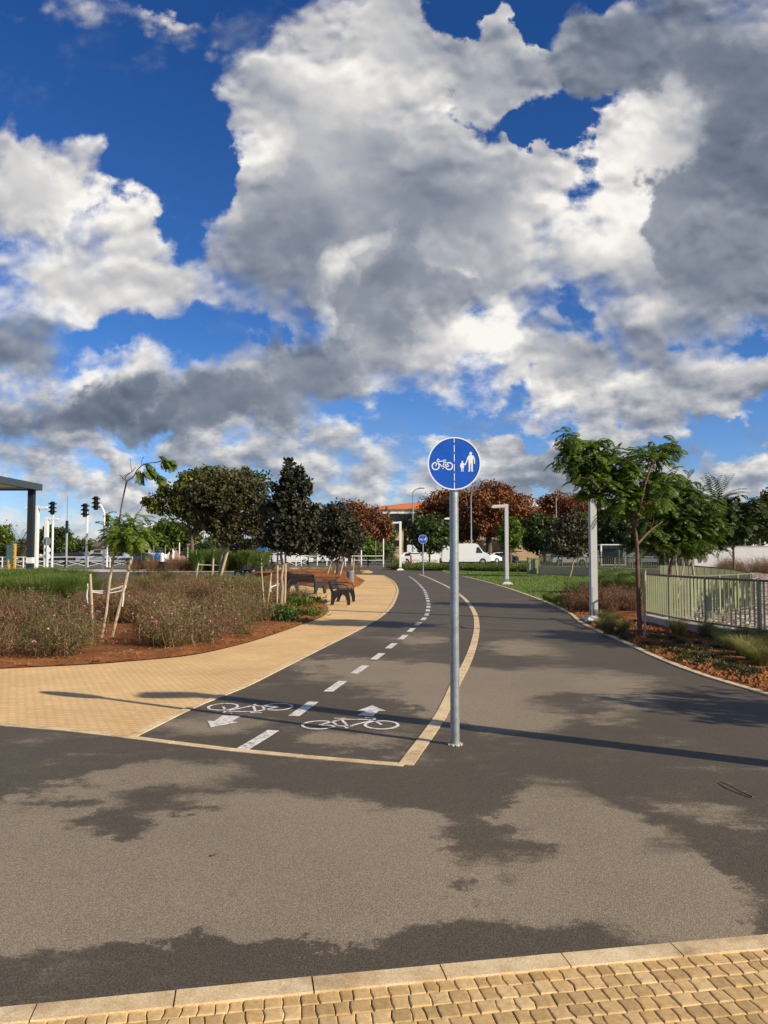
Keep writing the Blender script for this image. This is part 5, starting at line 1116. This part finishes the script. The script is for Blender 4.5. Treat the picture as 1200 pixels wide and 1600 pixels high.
# ================================================================== SHRUBS
def shrub_mesh(kind, seed, h=.5, r=.5, ns=90, nl=900, nf=26):
    nl = int(nl*1.3); ns = int(ns*1.2)
    rr = np.random.default_rng(seed); ST = []; LF = []; FL = []
    for k in range(ns):
        a = rr.uniform(0, 2*PI); sp_ = rr.uniform(.05, 1)**.55; x0, y0 = rr.normal(0, .10, 2)*r/.5; hx = h*rr.uniform(.5, 1.35)*(1-.62*sp_**1.6); p = np.array([x0, y0, 0.]); tip = np.array([x0+math.cos(a)*r*sp_, y0+math.sin(a)*r*sp_, hx]); mid = p*.5+tip*.5+np.array([math.cos(a), math.sin(a), 0])*-.08*r+np.array([0, 0, hx*.12])
        w_ = .0038; s = np.array([-math.sin(a), math.cos(a), 0.])*w_
        ST.append([p-s, mid-s*.8, mid+s*.8, p+s]); ST.append([mid-s*.8, tip-s*.4, tip+s*.4, mid+s*.8])
        m = nl//ns; tt_ = (rr.uniform(.0, 1, m)**.8)[:, None]; pos = np.where(tt_ < .5, p+(mid-p)*tt_*2, mid+(tip-mid)*(tt_*2-1)); pos = pos+rr.normal(0, .026, (m, 3)); pos[:, 2] = np.abs(pos[:, 2])+.02; LF.append(pos)
        if k < nf: FL.append(tip+rr.normal(0, .02, (3, 3)))
    Pn = np.concatenate(LF); V = leaf_quads(Pn, .050, .011, -.55, .3)
    F = leaf_quads(np.concatenate(FL), .030, .026, 0, 1) if nf else None
    return np.array(ST), V, F
def shrub(name, label, seed, ml, group, **k):
    ST, V, F = shrub_mesh(name, seed, **k); t = thing(name, label, 'shrub', (0, 0, 0), 0, group); quads_mesh('stems', ST, M['stem'], t); quads_mesh('leaves', V, M[ml], t)
    if F is not None: quads_mesh('flowers', F, M['flower'], t)
    return t
GB = 'flowering shrubs massed in the left bed'; LB = 'wispy brown green shrub with tiny pink flowers in the left bed'
protoA = [shrub('flowering_shrub', 'olive green wispy shrub with few flowers, one of many in the left bed', 11, 'shrubleaf', GB, h=.55, r=.55, nf=8), shrub('flowering_shrub', 'olive brown spreading shrub with few flowers, one of many in the left bed', 12, 'shrubleaf', GB, h=.5, r=.6, ns=100, nl=1100, nf=5), shrub('flowering_shrub', 'reddish brown shrub dotted with pink flowers, one of many in the left bed', 13, 'shrubred', GB, h=.5, r=.5, nf=9), shrub('flowering_shrub', 'reddish brown shrub with almost no flowers, one of many in the left bed', 14, 'shrubred', GB, h=.6, r=.55, nf=3)]
used = set()
def inside(poly, x, y):
    c = False; j = len(poly)-1
    for i in range(len(poly)):
        if (poly[i].y > y) != (poly[j].y > y) and x < (poly[j].x-poly[i].x)*(y-poly[i].y)/(poly[j].y-poly[i].y)+poly[i].x: c = not c
        j = i
    return c
def plant(proto, x, y, s=1.0, z=.05, label=None):
    rz = random.uniform(0, 6.28); sc_ = s*random.uniform(.85, 1.18)
    if proto.name not in used: used.add(proto.name); proto.location = (x, y, z); proto.rotation_euler = (0, 0, rz); proto.scale = (sc_,)*3; r = proto
    else: r = dup(proto, (x, y, z), rz, scale=sc_)
    if label: r['label'] = label
    return r
bedp = bed_front+bed_back[1:]
def seen(x, y, m=.04): return abs(x)/y < .5+m
cnt = 0; y = 10.4
front_y = lambda x: 0
while y < 34 and cnt < 290:
    st = .50+.016*(y-10); x = -y*.56
    while x < 2:
        xx, yy = x+random.uniform(-.2, .2), y+random.uniform(-.2, .2)
        px = 600+xx/yy*FPX; py = 862+CAMH*FPX/yy
        ok = inside(bedp, xx, yy) and inside(bedp, xx+.15, yy-.30) and not (128 < px < 238 and 978 < py < 1050) and not (395 < px < 520 and py > 948 and random.random() < .75) and not (205 < px < 260 and 935 < py < 952) and not (330 < px < 400 and 945 < py < 955) and not (px < 140 and py < 935) and not (px > 465 and py < 940 and random.random() < .6)
        from mathutils import noise as mn_
        dn = mn_.noise(Vector((xx*.8, yy*.5, 3.3))); nearedge = not inside(bedp, xx+.3, yy-.7)
        if dn < -.10: ok = False
        if nearedge and random.random() < .25: ok = False
        if ok and random.random() < .95: plant(random.choices(protoA, [3, 3, 2, 1.3])[0], xx, yy, (1.0 if py > 930 else .95)*(.70+.75*max(0, min(1, dn+.45)))*(.8 if nearedge else .88)); cnt += 1
        x += st
    y += st*.86
# feathery green grass at the left and elsewhere
def tuft(name, label, seed, m, group, n=260, h=.55, r=.4, w=.010, cat='grass'):
    rr = np.random.default_rng(seed); V = []
    for k in range(n):
        a = rr.uniform(0, 2*PI); s0 = rr.uniform(0, .35)*r; p = np.array([math.cos(a)*s0, math.sin(a)*s0, 0]); a2 = a+rr.normal(0, .5); lean = rr.uniform(.1, 1)*r; hh = h*rr.uniform(.55, 1.1); d = np.array([math.cos(a2), math.sin(a2), 0]); s = np.array([-d[1], d[0], 0])*w
        m1 = p+d*lean*.35+np.array([0, 0, hh*.65]); tp = p+d*lean+np.array([0, 0, hh]); V += [p-s, m1-s, m1+s, p+s, m1-s, tp-s*.3, tp+s*.3, m1+s]
    t = thing(name, label, cat, (0, 0, 0), 0, group); quads_mesh('blades', np.array(V), M[m], t); return t
tg = tuft('grass_clump', 'feathery bright green grass clump at the top left of the bed', 21, 'grassblade', 'green grass clumps in the left bed', n=900, h=.72, r=.6, w=.005)
for k in range(120):
    px, py = random.uniform(-40, 138), random.uniform(914, 955); c = P(px, py); plant(tg, c.x, c.y, 1.0, .03)
tg2 = tuft('grass_clump', 'yellow green grass clump along the far edge of the left bed', 22, 'grassdry', 'yellow green grass clumps', n=240, h=.5, r=.45)
for k in range(34):
    px, py = random.uniform(200, 440), random.uniform(911, 930); c = P(px, py); plant(tg2, c.x, c.y, 1, .03)
# beyond the side path: reddish shrubs and green grass
fr = shrub('reddish_shrub', 'reddish shrub in the row beyond the side path', 31, 'shrubred', 'reddish shrubs beyond the side path', h=1.05, r=.9, ns=120, nl=1500, nf=0)
for k in range(46):
    c = XY(random.uniform(208, 316), random.uniform(62.5, 74)); plant(fr, c.x, c.y, 1.15, 0)
fg = tuft('grass_clump', 'tall green grass clump beyond the side path', 32, 'grassblade', 'green grass beyond the side path', n=320, h=1.35, r=.9, w=.022)
for k in range(46):
    c = XY(random.uniform(308, 412), random.uniform(62.5, 72)); plant(fg, c.x, c.y, 1.1, 0)
dr = shrub('low_shrub', 'low dry shrub on the far soil edge', 33, 'shrubleaf', 'low dry shrubs at the mound', h=.55, r=.7, nf=0)
for (px, py) in ((430,893),(450,892),(470,893),(485,893),(500,894),(520,899),(536,900),(550,899),(545,896),(420,897),(560,897),(512,897),(528,896),(240,905),(250,909),(230,908),(215,910),(262,906)):
    c = P(px, py); plant(dr, c.x, c.y, 1.2, .02)
# hedge band by the far lawn
hg = shrub('hedge_shrub', 'low green hedge shrub between lawn and road', 34, 'shrubleaf', 'low hedge shrubs by the far lawn', h=.5, r=.85, ns=110, nl=1700, nf=0)
gl = quads_mesh('leaves', leaf_quads(np.random.default_rng(5).normal(0, 1, (1500, 3))*np.array([.42, .42, .10])+np.array([0, 0, .30]), .11, .06, -.2), M['leaf_green'], hg)
for k in range(80):
    f = random.random(); px = 616+f*240; c = XY(px, random.uniform(66, 76)-f*7); plant(hg, c.x, c.y, .95, 0)
# right bed : brown bush, yellow green grass, small plants, grass
GR = 'brown bushes by the right lamp post'
bb = shrub('brown_bush', 'round brown bush behind the right lamp post', 41, 'shrubred', GR, h=.62, r=.6, ns=150, nl=1900, nf=0)
for (px, py) in ((905,955),(922,950),(940,952),(955,954),(972,956),(985,950),(900,948),(935,944),(965,944),(990,958),(950,960),(915,958)): c = P(px, py); plant(bb, c.x, c.y, .95, .03)
yg = tuft('grass_clump', 'yellow green grass clump between the lawn and the brown bushes', 42, 'grassblade', 'yellow green grass at the lawn end', n=420, h=.62, r=.5, w=.009)
for k in range(40): c = P(random.uniform(938, 1004), random.uniform(912, 934)); plant(yg, c.x, c.y, 1, .03)
for (px, py) in ((860,942),(870,945),(880,948),(888,952),(852,939),(878,943)): c = P(px, py); plant(yg, c.x, c.y, .42, .03)
for (px, py) in ((856,940),(866,944)): c = P(px, py); plant(yg, c.x, c.y, .35, .03)
sg = tuft('grass_clump', 'soft grey green grass clump in the right bed', 43, 'grassdry', 'grey green grass clumps in the right bed', n=800, h=.36, r=.36, w=.0028)
for (px, py) in ((940,985),(950,993),(962,984),(945,977),(975,990),(1150,1015),(1170,1022),(1185,1012),(1130,1010),(1195,1030),(1160,1008),(1140,1020),(1178,1038),(1195,1018),(1120,1004),(1165,1030),(1105,1000),(1190,1045),(1060,995),(1215,1045),(1230,1025)): c = P(px, py); plant(sg, c.x, c.y, .72, .03)
lowp = thing('low_plant', 'small dark green low plant on the red soil of the right bed', 'plant', (0, 0, 0), 0, 'low plants in the right bed')
quads_mesh('leaves', leaf_quads(np.abs(np.random.default_rng(6).normal(0, 1, (260, 3)))*np.random.default_rng(7).choice([-1, 1], (260, 3))*np.array([.10, .10, .025])+np.array([0, 0, .05]), .06, .022, -.5), M['leaf_darkgreen'], lowp)
for (px, py) in ((1012,1012),(1022,1020),(1040,1015),(1048,1024),(1062,1010),(1030,1002),(1075,1020),(1085,1032),(1100,1022),(1112,1034),(1098,1042),(1070,1036),(1125,1048),(1090,1012),(1052,1004),(1118,1018),(1140,1040),(985,1000),(975,1002),(1150,1052),(1168,1060),(1130,1030),(1065,1026),(970,995),(1020,1000),(1180,1056)): c = P(px, py); plant(lowp, c.x, c.y, .62, .045)
gp = dup(lowp, P(480, 965), 0, 'small green leafy plant on the soil of the left bed', 'low green plants in the left bed', 2.0)
for ch in gp.children: ch.data = ch.data.copy(); ch.data.materials.clear(); ch.data.materials.append(M['leaf_green'])
for (px, py) in ((455,940),(462,945),(404,945),(396,950),(470,950),(440,960),(445,968),(452,962),(412,941),(400,940),(430,968),(448,975),(492,945)): c = P(px, py); dup(gp, (c.x, c.y, .05), random.uniform(0, 6), scale=random.uniform(1.4, 2.2))
# dark bush in front of white wall
db = shrub('wall_bush', 'dark brown bush in front of the white boundary wall', 44, 'shrubred', 'bushes along the white wall', h=1.2, r=1.1, ns=140, nl=1800, nf=0)
for k in range(26): c = XY(random.uniform(1125, 1230), random.uniform(52, 58)); plant(db, c.x, c.y, .95, 0)
# lawn blades
def lawn_blades(name, poly, n, h, w, dens_y=None):
    xs = [p.x for p in poly]; ys = [p.y for p in poly]; out = []
    while len(out) < n:
        x, y_ = random.uniform(min(xs), max(xs)), random.uniform(min(ys), max(ys))
        if inside(poly, x, y_): out.append((x, y_))
    c = np.array([(x, y_, .03) for x, y_ in out]); d = unit(n)*.5+np.array([0, 0, 1]); d /= np.linalg.norm(d, axis=1, keepdims=True); a = RNG.uniform(0, 2*PI, n); s = np.stack([np.cos(a), np.sin(a), a*0], 1)*w; hh = (h*RNG.uniform(.5, 1.2, n))[:, None]
    V = np.stack([c-s, c+s, c+d*hh], 1); o = quads_mesh(name, V, M['grassblade'], tri=True); o['kind'] = 'stuff'; o['label'] = 'short green grass'; return o
lawn_blades('lawn_grass', lawn_poly, 26000, .085, .016)
lawn_blades('lawn_grass', [P(-60,912), P(60,911), P(74,894), P(-60,892)], 9000, .12, .02)
# straw, clods and pebbles on the beds
def clods(name, poly, n, s0, s1, m):
    xs = [p.x for p in poly]; ys = [p.y for p in poly]; mb = MB(); k = 0
    while k < n:
        x, y_ = random.uniform(min(xs), max(xs)), random.uniform(min(ys), max(ys))
        if not inside(poly, x, y_) or not seen(x, max(y_, 1)): continue
        k += 1; s = random.uniform(s0, s1); V = [(x+random.uniform(-s, s)*.4+dx*s, y_+dy*s, .045+dz*s) for dx, dy, dz in ((1, 0, 0), (-.5, .87, 0), (-.5, -.87, 0), (0, 0, .8))]
        mb.add(V, [(0, 1, 3), (1, 2, 3), (2, 0, 3)])
    o = mb.build(name, M[m], fix=False); o['kind'] = 'stuff'; o['label'] = 'clods of reddish earth'; return o
near = [p for p in bedp if p.y < 22 and p.x > -14]
clods('soil_clods', bedp, 5200, .015, .055, 'soil')
clods('soil_clods', rb+[P(900,950), P(1008,974), P(1067,988), P(1130,998), P(1200,1008)], 3200, .012, .045, 'soil')
# ================================================================== PERSON
def skin_body(name, joints, edges, radii, m, parent=None, sub=2, root=0):
    me = bpy.data.meshes.new(name); me.from_pydata(joints, edges, []); o = link(name, me, m, parent)
    sk = o.modifiers.new('skin', 'SKIN'); sk.use_smooth_shade = True; o.modifiers.new('sub', 'SUBSURF').levels = sub; o.modifiers['sub'].render_levels = sub
    for i, r in enumerate(radii): v = me.skin_vertices[0].data[i]; v.radius = r if hasattr(r, '__len__') else (r, r); v.use_root = (i == root)
    return o
pp = P(253, 899); pp.z = .012
pt_ = thing('person', 'person walking on the side path in white top and black trousers with a blue bag', 'person', pp, R(-8))
skinm = mat('skin', base=(.20, .11, .07), rough=.6); wh = mat('white_cotton', base=(.72, .72, .72), rough=.9); bk = mat('black_cotton', base=(.012, .012, .015), rough=.9); bl = mat('blue_nylon', base=(.03, .14, .42), rough=.6); hr = mat('black_hair', base=(.01, .009, .008), rough=.6)
J = [(0, 0, .95), (0, 0, 1.15), (0, -.01, 1.38), (0, -.01, 1.48), (0, -.02, 1.56), (0, -.03, 1.66), (-.19, 0, 1.38), (-.27, .04, 1.12), (-.22, -.14, .95), (.19, 0, 1.38), (.26, .0, 1.10), (.30, -.10, .88), (-.10, 0, .90), (-.20, -.06, .50), (-.30, .06, .09), (-.36, -.05, .04), (.10, 0, .90), (.20, -.08, .50), (.30, -.04, .09), (.33, -.17, .04)]
Eg = [(0, 1), (1, 2), (2, 3), (3, 4), (4, 5), (2, 6), (6, 7), (7, 8), (2, 9), (9, 10), (10, 11), (0, 12), (12, 13), (13, 14), (14, 15), (0, 16), (16, 17), (17, 18), (18, 19)]
Rr = [(.15, .11), (.13, .10), (.15, .10), .06, .055, (.085, .10), .06, .045, .035, .06, .045, .035, .10, .065, .045, .04, .10, .065, .045, .04]
skin_body('body', J, Eg, Rr, skinm, pt_)
mb = MB(); 
def loft(mb, rings, n=14):
    V = []; 
    for (c, rx, ry) in rings: V += [(c[0]+rx*math.cos(2*PI*k/n), c[1]+ry*math.sin(2*PI*k/n), c[2]) for k in range(n)]
    F = [(i*n+k, i*n+(k+1) % n, (i+1)*n+(k+1) % n, (i+1)*n+k) for i in range(len(rings)-1) for k in range(n)]; F += [tuple(reversed(range(n))), tuple((len(rings)-1)*n+k for k in range(n))]; mb.add(V, F)
loft(mb, [((0, 0, .92), .19, .14), ((0, 0, 1.05), .165, .13), ((0, 0, 1.25), .185, .135), ((0, 0, 1.38), .20, .13), ((0, 0, 1.46), .12, .10), ((0, -.01, 1.50), .07, .07)])
for s, q in ((-1, (-.275, .04, 1.14)), (1, (.265, 0, 1.12))): mb.tube([(s*.16, 0, 1.40), (s*.21, .01, 1.34), q], [.075, .075, .062], 10)
mb.build('shirt', wh, pt_, smooth=True)
mb = MB(); loft(mb, [((0, 0, .84), .18, .14), ((0, 0, .95), .178, .138)])
for ln in ([(-.10, 0, .90), (-.20, -.06, .50), (-.30, .05, .10)], [(.10, 0, .90), (.20, -.08, .50), (.30, -.05, .10)]): mb.tube([Vector(v) for v in ln], [.115, .082, .062], 12)
mb.build('trousers', bk, pt_, smooth=True)
for x, y_, a in ((-.33, 0, .3), (.315, -.11, -.1)): mb = MB(); mb.box((x, y_, .045), (.11, .27, .09), a, .03); mb.build('shoe', M['white'], pt_, smooth=True)
mb = MB(); loft(mb, [((0, .02, 1.58), .08, .08), ((0, .0, 1.64), .10, .115), ((0, -.0, 1.71), .10, .12), ((0, .0, 1.765), .06, .08)]); mb.build('hair', hr, pt_, smooth=True)
bgt = thing('blue_bag', 'bright blue bag carried at the shoulder of the walking person', 'bag', pp+Vector((-.34, -.08, 1.18)), R(-8))
mb = MB(); mb.box((0, 0, .12), (.34, .20, .40), 0, .07, M=Matrix.Rotation(.25, 4, 'Y')); mb.build('bag_body', bl, bgt, smooth=True)
mb = MB(); mb.tube(catmull([Vector((.10, .02, .30)), Vector((.20, .05, .36)), Vector((.26, .08, .30)), Vector((.20, .10, .05))], 4), .02, 6); mb.build('strap', bl, bgt)
